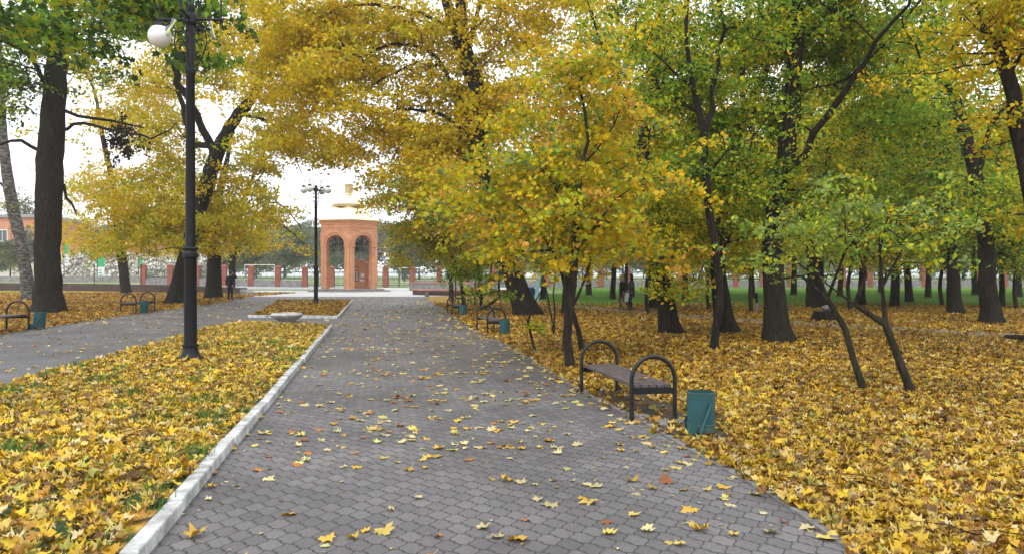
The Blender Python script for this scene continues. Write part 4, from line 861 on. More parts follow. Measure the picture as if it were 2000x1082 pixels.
# ------------------------------------------------------------------ lamp posts
def arc(c, r, a0, a1, n, plane='xz', ang=0):
    out = []
    for t in np.linspace(a0, a1, n):
        x, z = r * math.cos(t), r * math.sin(t); out.append((c[0] + x * math.cos(ang), c[1] + x * math.sin(ang), c[2] + z))
    return out
def lamp(x, y, label, hero, rz=0):
    r = empty('street_lamp', (x, y, .05), label, 'street lamp', 'black park lamp posts', rz)
    bm = bmesh.new(); lathe(bm, [(.27, 0), (.27, .03), (.25, .06), (.215, .075), (.16, .14), (.135, .21), (.128, .27), (.145, .285), (.145, .315), (.115, .33)], 24)
    bobj('base', bm, M['lamp'], r, True)
    bm = bmesh.new(); lathe(bm, [(.112, .33), (.106, 1.86), (.108, 1.865)], 20); bobj('lower_shaft', bm, M['lamp'], r, True)
    bm = bmesh.new(); lathe(bm, [(.118, 1.86), (.135, 1.88), (.135, 1.93), (.115, 1.95), (.11, 1.99), (.135, 2.01), (.14, 2.03), (.115, 2.06)], 20); bobj('collar', bm, M['lamp'], r, True)
    bm = bmesh.new(); lathe(bm, [(.088, 2.06), (.076, 5.15), (.09, 5.17), (.09, 5.24), (.07, 5.26), (.06, 6.08)], 18); bobj('upper_shaft', bm, M['lamp'], r, True)
    bm = bmesh.new(); lathe(bm, [(.06, 6.02), (.12, 6.07), (.125, 6.2), (.09, 6.25), (.07, 6.27), (.085, 6.31), (.08, 6.37), (.03, 6.39), (.02, 6.39), (.018, 6.95), (.035, 7.0), (.0, 7.06)], 14, cap=False); bobj('finial', bm, M['lamp'], r, True)
    dirs = ((0, 1), (PI, 1), (R(68), 1), (R(248), 1)) if not hero else ((0, 0), (PI, 1), (R(98), 0), (R(278), 0))
    for k, (a, has) in enumerate(dirs):
        ca, sa = math.cos(a), math.sin(a); q = lambda s, z: (s * ca, s * sa, z); bm = bmesh.new(); L = .55
        tube(bm, [q(.1, 6.14), q(L - .02, 6.13)], .024, 8); bmesh.ops.create_icosphere(bm, subdivisions=2, radius=.042, matrix=Matrix.Translation(q(L, 6.13)))
        for s in (.18, .44): tube(bm, [q(s - .02, 6.135), q(s + .02, 6.135)], .034, 8)
        # swan neck rising from the post head, over and down to the globe
        if hero: n1 = [q(L, 6.11), q(L, 6.6)] + [q(L - .18 + .18 * math.cos(t), 6.6 + .22 * math.sin(t)) for t in np.linspace(0, PI, 9)] + [q(.19, 6.5), q(.17, 6.2)]
        else: n1 = [q(.24, 6.15), q(.24, 6.4)] + [q(.44 - .2 * math.cos(t), 6.5 + .22 * math.sin(t)) for t in np.linspace(0, PI, 9)] + [q(.64, 6.35)]
        tube(bm, n1, .016, 6)
        if hero: tube(bm, [q(L, 6.13), q(L, 6.06)], .02, 6)
        # scrolls under the bar
        for (c0, c1, rr) in ((.17, 5.92, .085), (.17, 5.72, .085), (.15, 5.5, .07)):
            tube(bm, [q(c0 + rr * (1 - t / 9) * math.cos(t), c1 + rr * (1 - t / 9) * math.sin(t)) for t in np.linspace(0, 6.6, 18)], .010, 5)
        tube(bm, [q(.08, 5.28), q(.2, 5.42), q(.29, 5.7), q(.27, 5.95), q(.36, 6.12)], .012, 5)
        arm = bobj('arm', bm, M['lamp'], r, True)
        if has:
            gx, gz = (L, 5.84) if hero else (.64, 6.14); rr = .205 if hero else .19; bm = bmesh.new()
            bmesh.ops.create_uvsphere(bm, u_segments=28, v_segments=18, radius=rr, matrix=Matrix.Translation(q(gx, gz))); bobj('globe', bm, M['globe'], arm, True)
            bm = bmesh.new(); lathe(bm, [(.03, rr + .06), (.09, rr + .03), (.13, rr - .035), (.125, rr - .06)], 16, c=q(gx, gz)); bobj('globe_cap', bm, M['lamp'], arm, True)
    return r
lx, ly = G(372, 712)
lamp(lx, ly, 'tall black lamp post standing in the near leaf bed with one white globe', True)
fx, fy = G(617, 596)
lamp(fx, fy, 'far black lamp post with four white globes in front of the brick pavilion', False, .1)
def ribbon(p, L, wd, ang, label):
    o = empty('ribbon', p, label, 'ribbon'); 
    for nm, m, s in (('blue_stripe', M['blue'], -1), ('yellow_stripe', M['yellow'], 1)):
        V = []; n = 9
        for k in range(n):
            t = k / (n - 1); w_ = wd * (.35 + .65 * abs(t - .38) * 1.6); c = np.array((math.sin(ang) * L * t, .02 * math.sin(6 * t), -math.cos(ang) * L * t)); nrm = np.array((math.cos(ang), .25 * math.sin(5 * t), math.sin(ang)))
            V += [c, c + nrm * w_ * s]
        V = np.array(V); Fq = np.array([(2 * k, 2 * k + 1, 2 * k + 3, 2 * k + 2) for k in range(n - 1)])
        q = np_mesh(nm, V, Fq, m, o); sd_ = q.modifiers.new('s', 'SOLIDIFY'); sd_.thickness = .004
ribbon(tuple(W(341, 38, ly - .10)), .32, .07, -.55, 'blue and yellow ribbon tied under the left arm of the near lamp')
ribbon(tuple(W(410, 42, ly - .05)), .34, .045, .25, 'blue and yellow ribbon hanging from the right arm of the near lamp')
fb = empty('bird_feeder', tuple(W(487, 66, 43)), 'small dark wooden bird feeder hung high in the left golden tree', 'bird feeder')
bm = bmesh.new(); box(bm, -.16, .16, -.14, .14, .0, .26); bobj('house', bm, M['brownleather'], fb, bevel=.01)
bm = bmesh.new(); box(bm, -.22, .22, -.2, .2, -.06, -.01); bobj('tray', bm, M['brownleather'], fb, bevel=.01)
bm = bmesh.new(); box(bm, -.03, .05, -.165, -.142, -.01, .1); tube(bm, [(-.14, -.12, -.4), (-.14, -.12, -.05)], .012, 5); tube(bm, [(0, 0, .26), (0, 0, 1.2)], .012, 5); bobj('hanger', bm, M['lamp'], fb)

# ------------------------------------------------------------------ benches and bins
def make_bench(name, loc, rz, s, label, group='arch-ended slatted benches'):
    r = empty(name, (*loc, 0), label, 'bench', group, rz, s); Wd, L = .50, 2.02
    for yy in (-L / 2, L / 2):
        bm = bmesh.new(); P = [(-Wd / 2, yy, -.02), (-Wd / 2, yy, .2), (-Wd / 2, yy, .44)] + [(-Wd / 2 * math.cos(t), yy, .46 + Wd / 2 * math.sin(t)) for t in np.linspace(.08, PI - .08, 15)] + [(Wd / 2, yy, .44), (Wd / 2, yy, .2), (Wd / 2, yy, -.02)]
        tube(bm, P, .024, 12); bobj('arch_leg', bm, M['steel'], r, True)
        bm = bmesh.new(); sy = 1 if yy < 0 else -1; box(bm, -Wd / 2 + .025, Wd / 2 - .025, min(yy, yy + sy * .05), max(yy, yy + sy * .05), .345, .362)
        box(bm, -Wd / 2 + .025, Wd / 2 - .025, min(yy, yy + sy * .006), max(yy, yy + sy * .006), .30, .344); bobj('cross_rail', bm, M['steel'], r)
    for k in range(5):
        x0 = -Wd / 2 + .032 + k * .089; bm = bmesh.new(); box(bm, x0, x0 + .078, -L / 2 + .012, L / 2 - .012, .364, .403); bobj('slat', bm, M['wood'], r, bevel=.006)
    return r
PA = R(10.5)
make_bench('park_bench', (1.37, 9.44), PA, 1, 'nearest bench, brown slats between two black tube arches, with a leaf on it')
make_bench('park_bench', (-.60, 21.7), PA, 1, 'bench halfway up the right side of the path, in front of the leaning trunk')
make_bench('park_bench', (-2.35, 32.0), PA, 1, 'farthest bench on the right, below the dark notice board')
make_bench('park_bench', (-16.15, 33.2), R(8), 1.2, 'whole bench on the left lawn edge in front of the grey leaning trunk')
make_bench('park_bench', (-14.25, 21.2), R(8), 1.2, 'bench cut by the left edge of the view beside the thick dark trunk')
def make_bin(loc, rz, s, label, hero=False, tilt=0):
    r = empty('litter_bin', (*loc, 0), label, 'litter bin', 'teal litter bins beside the benches', rz, s)
    if tilt: r.rotation_euler = (0, tilt, rz)
    n = 28; bm = bmesh.new(); lathe(bm, [(.138, .125), (.139, .44), (.132, .44), (.13, .14)], n, cap=False)
    bobj('drum', bm, M['teal'], r, True)
    bm = bmesh.new(); lathe(bm, [(.0, .055), (.134, .055), (.137, .12), (.143, .122), (.143, .132), (.139, .134)], n, cap=False); bobj('drum_foot', bm, M['teal2'], r, True)
    bm = bmesh.new(); lathe(bm, [(.139, .432), (.143, .436), (.143, .444), (.133, .446)], n, cap=False); bobj('rim', bm, M['teal2'], r, True)
    bm = bmesh.new(); tube(bm, [(-.075, -.20, .0), (-.045, -.185, .1), (.055, -.15, .34)], .013, 8); tube(bm, [(-.075, -.2, .012), (-.17, -.14, .012)], .011, 6)
    bobj('stand_leg', bm, M['teal'], r, True)
    bm = bmesh.new(); box(bm, -.175, -.1, -.15, -.06, .0, .10, Matrix.Rotation(.2, 4, 'Y')); tube(bm, [(-.12, .12, 0), (-.14, .05, .2)], .012, 6); bobj('stand_plate', bm, M['teal'], r)
    bm = bmesh.new(); bmesh.ops.create_circle(bm, cap_ends=True, segments=20, radius=.13, matrix=Matrix.Translation((0, 0, .16))); bobj('bin_bottom', bm, M['teal2'], r)
    return r
make_bin((1.885, 7.66), .05, 1, 'teal litter bin at the near end of the nearest bench')
make_bin((-.18, 20.45), 0, 1, 'teal litter bin beside the bench halfway up the right side', tilt=-.06)
make_bin((-1.92, 30.2), .1, 1, 'teal litter bin beside the farthest bench on the right')
make_bin((-15.6, 32.6), .4, 1.2, 'dark litter bin beside the whole bench on the left lawn')
make_bin((-14.0, 22.7), .3, 1.2, 'leaning teal litter bin beside the bench at the left edge', tilt=.1)
for (x, y, a, s) in ((1.02, 10.42, .3, 1), (1.43, 8.55, .1, 1.1), (1.80, 8.28, 1.2, .9), (1.62, 8.2, 1.5, 1.1), (1.93, 8.2, 1.4, 1)):
    bm = bmesh.new(); bmesh.ops.create_icosphere(bm, subdivisions=2, radius=.09 * s)
    for v in bm.verts: v.co *= random.uniform(.8, 1.1); v.co.y *= .6; v.co.z *= .36; v.co.x *= 1.3
    o = bobj('stone', bm, M['kerb2'], None, True, loc=(x, y, .03)); o.rotation_euler = (0, 0, a)
    props(o, {1.02: 'grey footing lump at the far arch of the nearest bench', 1.43: 'grey footing lump at the near left foot of the nearest bench', 1.8: 'small grey footing lump right of the near arch feet', 1.62: 'flat earthy lump between the near arch feet of the nearest bench', 1.93: 'earthy lump between the nearest bench and the litter bin'}[x], 'stone', 'footings round the nearest bench')
bx_, by_ = G(560, 629)
pl = empty('planter', (bx_, by_ , .014), 'shallow white stone bowl planter standing between the two leaf beds', 'planter')
bm = bmesh.new(); lathe(bm, [(.26, 0), (.28, .03), (.30, .06), (.42, .12), (.52, .19), (.55, .235), (.545, .265), (.50, .285), (.475, .31), (.44, .312), (.42, .28), (.3, .25)], 36); bobj('bowl', bm, M['bowl'], pl, True)
bm = bmesh.new(); lathe(bm, [(.41, .255), (.2, .285), (.0, .29)], 20, cap=False); bobj('soil', bm, M['soil'], pl, True)

# ------------------------------------------------------------------ brick pavilion
AX, AY, S = -16.55, 78.0, 3.13
ar = empty('brick_pavilion', (AX, AY, 0), 'orange brick arched pavilion with a pale gold tiered dome on the plaza', 'pavilion', None, R(13))
bm = bmesh.new(); lathe(bm, [(S + 1.5, 0), (S + 1.5, .12)], 6, rot=-PI / 2); lathe(bm, [(S + .85, .123), (S + .85, .26)], 6, rot=-PI / 2); bobj('steps', bm, M['greystone'], ar, bevel=.02)
Hw, w2, spr, T = 6.95, 1.02, 4.55, .62
for k in range(6):
    a = -PI / 2 + k * PI / 3 + PI / 6; ap = S * math.cos(PI / 6)
    q = Matrix.Rotation(a - PI / 2 + PI, 4, 'Z')
    # local: x along the face, y outward = -y
    def loop(yy, half, ww):
        pts = [(-half, .26), (-ww, .26), (-ww, spr)] + [(-ww * math.cos(t), spr + ww * math.sin(t)) for t in np.linspace(0, PI, 15)[1:-1]] + [(ww, spr), (ww, .26), (half, .26), (half, Hw), (-half, Hw)]
        return [(x, yy, z) for x, z in pts]
    rot = Matrix.Rotation(a + PI / 2, 4, 'Z')
    bm = bmesh.new()
    def grid(yy, half):
        th = np.linspace(0, PI, 21); inner = [(-w2, .26)] + [(-w2 * math.cos(t), spr + w2 * math.sin(t)) for t in th] + [(w2, .26)]
        outer = [(-half, .26)] + [(-half, spr)] + [(-half + 2 * half * (k_ - 1) / 18, Hw) for k_ in range(1, 20)] + [(half, spr), (half, .26)]
        outer[1] = (-half, spr); iv = [bm.verts.new((x, yy, z)) for x, z in inner]; ov = [bm.verts.new((x, yy, z)) for x, z in outer]; return iv, ov
    i1, o1 = grid(-ap, S / 2 - .002); i2, o2 = grid(-ap + T, S / 2 - T * math.tan(PI / 6) - .002); n = len(i1)
    for m_ in range(n - 1):
        bm.faces.new((i1[m_], i1[m_ + 1], o1[m_ + 1], o1[m_])); bm.faces.new((i2[m_], o2[m_], o2[m_ + 1], i2[m_ + 1]))
        bm.faces.new((i1[m_], i2[m_], i2[m_ + 1], i1[m_ + 1])); bm.faces.new((o1[m_], o1[m_ + 1], o2[m_ + 1], o2[m_]))
    for m_ in (0, n - 1): bm.faces.new((i1[m_], o1[m_], o2[m_], i2[m_]))
    bmesh.ops.transform(bm, matrix=rot, verts=bm.verts)
    wl = bobj('arch_wall', bm, M['brick'], ar)
    bm = bmesh.new()
    for r0, r1, pr in ((w2 + .0, w2 + .14, .05), (w2 + .22, w2 + .36, .09)):
        prev = None
        for t in np.linspace(0, PI, 22):
            c = [bm.verts.new((-r_ * math.cos(t), -ap - y_, spr + r_ * math.sin(t))) for r_, y_ in ((r0 + .003, -.01), (r0 + .003, pr), (r1, pr), (r1, -.01))]
            if prev:
                for e in range(4): bm.faces.new((prev[e], prev[(e + 1) % 4], c[(e + 1) % 4], c[e]))
            else: bm.faces.new(c)
            prev = c
        bm.faces.new(prev)
    for sx in (-1, 1):
        x0, x1 = sorted((sx * (w2 - .05), sx * (S / 2 + .02))); box(bm, x0, x1, -ap - .10, -ap + .2, spr - .14, spr - .01)
        box(bm, min(sx * (w2 + .30), sx * (S / 2 - .02)), max(sx * (w2 + .30), sx * (S / 2 - .02)), -ap - .06, -ap - .003, .75, spr - .143)
    bmesh.ops.transform(bm, matrix=rot, verts=bm.verts); bobj('arch_moulding', bm, M['brickplain'], wl)
    bm = bmesh.new()
    for m_ in range(20):
        x = -S / 2 + .12 + m_ * (S - .24) / 19; box(bm, x - .035, x + .035, -ap - .05, -ap + .01, 6.22, 6.32)
    box(bm, -S / 2 - .02, S / 2 + .02, -ap - .055, -ap + .01, 6.325, 6.42); box(bm, -S / 2, S / 2, -ap - .03, -ap + .01, 6.1, 6.2); bmesh.ops.transform(bm, matrix=rot, verts=bm.verts); bobj('dentil_course', bm, M['brickplain'], wl)
    # wrought iron lunette
    bm = bmesh.new(); yy = -ap + .45; rr_ = random.Random(k)
    for m_ in range(40):
        t = rr_.uniform(.05, PI - .05); rad = w2 * rr_.uniform(.25, .86); cx, cz = -rad * math.cos(t), spr + rad * math.sin(t) * .98 - (.55 if rr_.random() < .4 else 0); sr = rr_.uniform(.07, .16); sg = rr_.choice((-1, 1))
        tube(bm, [(max(-w2, min(w2, cx + sr * (1 - u / 11) * math.cos(sg * u))), yy, cz + sr * (1 - u / 11) * math.sin(sg * u)) for u in np.linspace(0, 8, 13)], .024, 4)
    for m_ in range(7):
        x = -w2 + .15 + m_ * (2 * w2 - .3) / 6; tube(bm, [(x, yy, spr - .55 - .35 * abs(x / w2) * (1 if m_ % 2 else .5)), (x, yy, spr + math.sqrt(max(.02, w2 * w2 - x * x)) * .98)], .022, 4)
    tube(bm, [(-w2, yy, spr - .95), (-w2 * .6, yy, spr - .7), (0, yy, spr - .45), (w2 * .6, yy, spr - .7), (w2, yy, spr - .95)], .018, 5)
    bmesh.ops.transform(bm, matrix=rot, verts=bm.verts); bobj('iron_lunette', bm, M['iron'], wl)
bm = bmesh.new(); lathe(bm, [(S + .06, Hw - .35), (S + .06, Hw - .22), (S + .14, Hw - .2), (S + .14, Hw - .08), (S + .24, Hw - .06), (S + .26, Hw + .05)], 6, rot=-PI / 2); bobj('cornice', bm, M['brickplain'], ar)
rf = bmesh.new(); lathe(rf, [(S + .33, Hw + .053), (S + .33, Hw + .12), (S + .0, Hw + .3), (S - .45, Hw + .75), (S - 1.0, Hw + 1.25), (S - 1.5, Hw + 1.55), (S - 1.6, Hw + 1.62)], 6, rot=-PI / 2); rf = bobj('dome', rf, M['gold'], ar)
bm = bmesh.new(); lathe(bm, [(1.66, Hw + 1.623), (1.66, Hw + 1.78), (1.40, Hw + 2.1), (1.0, Hw + 2.55), (.55, Hw + 2.85), (.42, Hw + 2.95)], 12, rot=-PI / 2); bobj('dome_tier', bm, M['gold'], rf)
bm = bmesh.new(); lathe(bm, [(1.675, Hw + 1.5), (1.675, Hw + 1.6), (1.70, Hw + 1.61), (1.70, Hw + 1.79), (1.67, Hw + 1.80)], 12, rot=-PI / 2, cap=False); bobj('dome_band', bm, M['gold2'], rf)
bm = bmesh.new(); lathe(bm, [(.40, Hw + 2.953), (.40, Hw + 3.75)], 8); lathe(bm, [(.48, Hw + 3.753), (.48, Hw + 3.85), (.2, Hw + 3.95)], 8); bobj('lantern', bm, M['gold2'], rf)
# stele standing inside the back right arch
st = empty('memorial_stele', (-15.8, 79.9, .26), 'round-shouldered brick stele with a small barred window inside the pavilion', 'stele')
bm = bmesh.new(); pts = [(-1.05, 0), (.95, 0), (.95, 2.1)] + [(-.05 + 1.0 * math.cos(t) if t < PI / 2 else -.05 - 1.0 * -math.cos(t), 2.1 + .95 * math.sin(t)) for t in np.linspace(0, PI, 13)[1:-1]] + [(-1.05, 2.1)]
f = bm.faces.new([bm.verts.new((x, 0, z)) for x, z in pts]); r_ = bmesh.ops.extrude_face_region(bm, geom=[f]); bmesh.ops.translate(bm, vec=(0, .35, 0), verts=[v for v in r_['geom'] if isinstance(v, bmesh.types.BMVert)])
bobj('slab', bm, M['brickplain'], st)
bm = bmesh.new(); box(bm, -.78, -.18, -.04, .0, .75, 1.85)
for t in np.linspace(0, PI, 10)[:-1]: tube(bm, [(-.48 - .32 * math.cos(t), -.03, 1.95 + .32 * math.sin(t)), (-.48 - .32 * math.cos(t + PI / 9), -.03, 1.95 + .32 * math.sin(t + PI / 9))], .03, 5)
bobj('window_frame', bm, M['brick2'], st)
bm = bmesh.new(); box(bm, -.70, -.26, -.055, -.041, .83, 1.78); bobj('window_pane', bm, M['bannerw'], st)
bm = bmesh.new(); tube(bm, [(-.48, -.07, .83), (-.48, -.07, 1.78)], .04, 5)
for s_ in (-1, 1):
    for z in (1.05, 1.3, 1.55): tube(bm, [(-.48 + s_ * .12 + .08 * math.cos(t), -.07, z + .1 * math.sin(t)) for t in np.linspace(0, 2 * PI, 9)], .012, 4)
bobj('window_bars', bm, M['iron'], st)
for x, z, s_ in ((.25, 1.35, .22), (.05, .85, .12), (.32, .82, .12)):
    bm = bmesh.new(); lathe(bm, [(s_ * .6, 0), (s_, .01), (s_, .03), (s_ * .5, .045)], 10); bmesh.ops.transform(bm, matrix=Matrix.Translation((x, -.003, z)) @ Matrix.Rotation(PI / 2, 4, 'X'), verts=bm.verts); bobj('plaque', bm, M['banner' if 0 else 'bannerw'], st)
bm = bmesh.new(); tube(bm, [(.95, -.02, 0.0), (.95, -.02, 2.1)] + [(-.05 + 1.0 * math.cos(t), -.02, 2.1 + .95 * math.sin(t)) for t in np.linspace(0, PI / 2, 8)[1:]], .035, 5); bobj('pale_edging', bm, M['white'], st)

# ------------------------------------------------------------------ fence with brick pillars (Y=92)
FY, SP = 92.0, 3.22
def fence(x_start, n, label, mode, y=FY, group='iron fence runs round the sports field'):
    z0 = float(H(x_start, y)); r = empty('iron_fence', (x_start, y, z0), label, 'fence', None); bars = []
    def gz(x): return float(H(x_start + x, y)) - z0
    for k in (range(n + 1) if mode == 'wall' else range(1, n)):
        x = k * SP; bm = bmesh.new(); z = gz(x); wd = .30; hh = 2.25
        box(bm, x - wd, x + wd, -wd, wd, z - .2, z + hh); box(bm, x - wd - .05, x + wd + .05, -wd - .05, wd + .05, z + hh + .003, z + hh + .1)
        ap_ = lathe(bm, [((wd + .02) * 1.41, z + hh + .103), (.02, z + hh + .3)], 4, c=(x, 0, 0), rot=PI / 4); bobj('brick_pillar', bm, M['brick2'], r)
    for k in range(n):
        x0, x1 = k * SP + .3, (k + 1) * SP - .3; z = gz((x0 + x1) / 2); lo = .85 if mode == 'wall' else .12; m = M['greeniron']; bm = bmesh.new()
        for zz in (lo + .12, 1.72): box(bm, x0, x1, -.03, .03, z + zz, z + zz + .09)
        nb_ = 18
        for q in range(nb_):
            x = x0 + (q + .5) * (x1 - x0) / nb_; box(bm, x - .024, x + .024, -.014, .014, z + lo, z + 1.9)
        if mode != 'wall':
            box(bm, x0, x1, -.02, .02, z + .5, z + .54)
            for q in range(0, nb_ - 1, 2):
                x = x0 + (q + 1) * (x1 - x0) / nb_; tube(bm, [(x + .1 * math.cos(t), 0, z + 1.6 + .1 * math.sin(t)) for t in np.linspace(0, 2 * PI, 8)], .012, 4)
            for x in ((x0 + x1) / 2,): box(bm, x - .05, x + .05, -.04, .04, z, z + 2.0)
        bobj('railing', bm, m, r)
    if mode == 'wall':
        bm = bmesh.new(); N_ = n * 2
        for k in range(N_):
            xa, xb = k * n * SP / N_, (k + 1) * n * SP / N_; z = gz((xa + xb) / 2)
            box(bm, xa, xb, -.22, -.02, z - .3, z + .80)
        bobj('wall', bm, M['greystone'], r)
xg = (595.6 - 1000) / F * FY
fence(xg - 6 * SP, 6, 'iron fence on a grey stone wall left of the brick pavilion', 'wall')
fence(xg, 4, 'green iron gates between red brick pillars behind the pavilion', 'gate')
fence(xg + 4 * SP, 26, 'long iron fence on a low grey wall behind the right-hand trees', 'wall')
# posts / banners and walls at far left
xw0, xw1 = -64, -41.3
r = empty('rubble_wall', (xw0, 103.5, float(H(-60, 104))), 'tall pale rubble wall with big white stones left of the fence', 'wall')
bm = bmesh.new(); nX = 60; nZ = 10; g_ = [[None] * (nZ + 1) for _ in range(nX + 1)]
for a_ in range(nX + 1):
    for b_ in range(nZ + 1): g_[a_][b_] = bm.verts.new((a_ * (xw1 - xw0) / nX, random.uniform(-.14, .08), -.3 + b_ * .37 + (random.uniform(-.12, .12) if b_ == nZ else 0)))
for a_ in range(nX):
    for b_ in range(nZ): bm.faces.new((g_[a_][b_], g_[a_ + 1][b_], g_[a_ + 1][b_ + 1], g_[a_][b_ + 1]))
box(bm, 0, xw1 - xw0, .10, .6, -.3, 3.35); bobj('stonework', bm, M['stone'], r)
bm = bmesh.new(); box(bm, xw1 - xw0 - 1.6, xw1 - xw0 - .5, -.5, -.16, -.2, 2.0); bobj('brick_pier', bm, M['brick2'], r)
bm = bmesh.new()
x0 = -70
for k in range(12): box(bm, k * 2.8, k * 2.8 + 2.77, -.15, .15, float(H(x0 + k * 2.8, 97)) - .3, float(H(x0 + k * 2.8, 97)) + .72)
o = bobj('low_wall', bm, M['greystone'], None, loc=(x0, 97, 0)); props(o, 'low grey block wall along the far side of the road at left', 'wall')
# dark brown parapet on the left, curving at its end
pp = smooth_line([(-70, 84), (-50, 82), (-36, 76), (-27.5, 69), (-22.5, 64.5)], 8); bm = bmesh.new(); prev = None
for k, p in enumerate(pp):
    t_ = k / (len(pp) - 1); hh = .85 - .28 * t_ ; tg = pp[min(k + 1, len(pp) - 1)] - pp[max(k - 1, 0)]; tg /= np.linalg.norm(tg); nn = np.array((-tg[1], tg[0])) * .28
    c = [bm.verts.new((*(p - nn), -.1)), bm.verts.new((*(p - nn), hh)), bm.verts.new((*(p + nn), hh)), bm.verts.new((*(p + nn), -.1))]
    if prev:
        for e in range(3): bm.faces.new((prev[e], prev[e + 1], c[e + 1], c[e]))
    else: bm.faces.new(c)
    prev = c
bm.faces.new(prev); o = bobj('parapet', bm, M['brownwall']); props(o, 'long low dark brown parapet crossing behind the left lawn', 'wall')
o = bobj('end_block', (lambda b: (box(b, -.9, .5, -.4, .4, -.05, .33), b)[1])(bmesh.new()), M['kerb2'], None, bevel=.08, loc=(-21.6, 63.2, 0)); o.rotation_euler = (0, .18, -.7); props(o, 'grey concrete block at the tapering end of the brown parapet', 'block')
# round pool surround on the right of the plaza
def ringwall(name, label, cx, cy, rad, a0, a1, thick, h0, m, cop=None, n=22, cat='wall'):
    r = empty(name, (cx, cy, 0), label, cat)
    def seg(r0, r1, z0, z1, nm, mm):
        bm = bmesh.new(); prev = None
        for t in np.linspace(a0, a1, n):
            c = [bm.verts.new((q * math.cos(t), q * math.sin(t), z)) for q, z in ((r0, z0), (r0, z1), (r1, z1), (r1, z0))]
            if prev:
                for e in range(4): bm.faces.new((prev[e], prev[(e + 1) % 4], c[(e + 1) % 4], c[e]))
            else: bm.faces.new(c)
            prev = c
        bm.faces.new(prev); bobj(nm, bm, mm, r)
    seg(rad - thick, rad, -.1, h0, 'wall', m)
    if cop: seg(rad - thick - .06, rad + .06, h0 + .003, h0 + .12, 'coping', cop)
ringwall('curved_wall', 'curved dark brick bench wall with pink coping by the farthest right bench', -3.2, 66.0, 5.4, R(198), R(375), .5, .38, M['brownwall'], M['coping'])
bm = bmesh.new(); box(bm, 0, 9.6, 0, .4, -.1, .75); o = empty('stone_wall', (-10.9, 81.5, 0), 'low grey stone wall with pink coping right of the pavilion', 'wall'); bobj('wall', bm, M['greystone'], o)
bm = bmesh.new(); box(bm, -.06, 9.66, -.07, .47, .753, .87); bobj('coping', bm, M['coping'], o)
o = empty('slab_bench', (*G(843, 579), 0), 'dark low slab with pale end blocks at the edge of the plaza', 'bench'); o.rotation_euler = (0, 0, .05)
bm = bmesh.new(); box(bm, -.2, 3.2, -.3, .3, .12, .34); bobj('slab', bm, M['brownwall'], o)
bm = bmesh.new(); box(bm, -.5, -.21, -.35, .35, .0, .33); bobj('end_block', bm, M['kerb2'], o, bevel=.02)

# ------------------------------------------------------------------ building, banners, goals
bl = empty('long_building', (-98, 128, 1.0), 'orange and cream building with a grey roof behind the birch at far left', 'building')
bm = bmesh.new(); box(bm, 0, 34, 0, 14, -.5, 4.4); bobj('ground_floor', bm, M['cream'], bl)
bm = bmesh.new(); box(bm, 0, 18.5, -.05, 14.05, 4.403, 10.2); bobj('upper_wall', bm, M['orange'], bl)
bm = bmesh.new(); box(bm, -.5, 19, -.5, 14.5, 10.203, 10.7); bobj('roof', bm, M['roof'], bl)
bm = bmesh.new(); box(bm, 18.6, 34.4, -.5, 14.5, 6.6, 6.95); bobj('roof', bm, M['roof'], bl)
bm = bmesh.new(); box(bm, 18.6, 34, -.02, 14, 4.403, 6.597); bobj('upper_wall', bm, M['orange'], bl)
for k in range(9):
    x = 1.5 + k * 3.6; wn = empty('w', (0, 0, 0), None, None) if 0 else None
    bm = bmesh.new(); box(bm, x, x + 1.7, -.1, -.02, 1.3, 3.3); f_ = bobj('window', bm, M['white'], bl)
    bm = bmesh.new(); box(bm, x + .12, x + .8, -.13, -.105, 1.42, 3.18); box(bm, x + .9, x + 1.58, -.13, -.105, 1.42, 3.18); bobj('pane', bm, M['glass'], f_)
    if k < 5:
        bm = bmesh.new(); box(bm, x, x + 1.7, -.15, -.06, 6.2, 8.2); f_ = bobj('window', bm, M['white'], bl)
        bm = bmesh.new(); box(bm, x + .12, x + .8, -.18, -.155, 6.32, 8.08); box(bm, x + .9, x + 1.58, -.18, -.155, 6.32, 8.08); bobj('pane', bm, M['glass'], f_)
for (px, pt, pb, w_, lb) in ((125, 474, 536, 8, 'tall green banner on a post between the thick trunk and the rubble wall'), (190, 499, 546, 13, 'green and white banner in front of the middle of the rubble wall'), (271, 503, 538, 6, 'narrow green and white banner at the right part of the rubble wall')):
    d = 99.; p = W(px, pb, d); z0 = float(H(p[0], d)); r = empty('banner', (p[0], d, z0), lb, 'banner'); wz = w_ / F * d; top = CH + (HZ - pt) / F * d - z0
    bm = bmesh.new(); tube(bm, [(0, 0, 0), (0, 0, top + .2)], .05, 6); bobj('post', bm, M['lamp'], r)
    bm = bmesh.new(); box(bm, .06, .06 + wz, -.02, .02, top - 1.5, top); bobj('green_panel', bm, M['banner'], r)
    bm = bmesh.new(); box(bm, .06, .06 + wz, -.021, .019, top - 3.0, top - 1.503)
    bobj('white_panel', bm, M['bannerw'], r)
    bm = bmesh.new()
    for q in range(3): box(bm, .06 + wz * .15, .06 + wz * (.55 + .12 * q), -.03, -.023, top - 2.0 - q * .32, top - 1.86 - q * .32)
    bobj('print_lines', bm, M['banner'], r)
for px, lb in ((184, 'thin black bollard lamp on the road edge left of the grey leaning trunk'), (276, 'thin black bollard lamp on the road edge right of the grey leaning trunk')):
    d = 88.; p = W(px, 550, d); r = empty('lamp_bollard', (p[0], d, float(H(p[0], d))), lb, 'lamp post'); bm = bmesh.new(); lathe(bm, [(.1, 0), (.1, .1), (.045, .14), (.04, 2.4), (.09, 2.45), (.09, 2.6), (.02, 2.7)], 8); bobj('post', bm, M['lamp'], r)
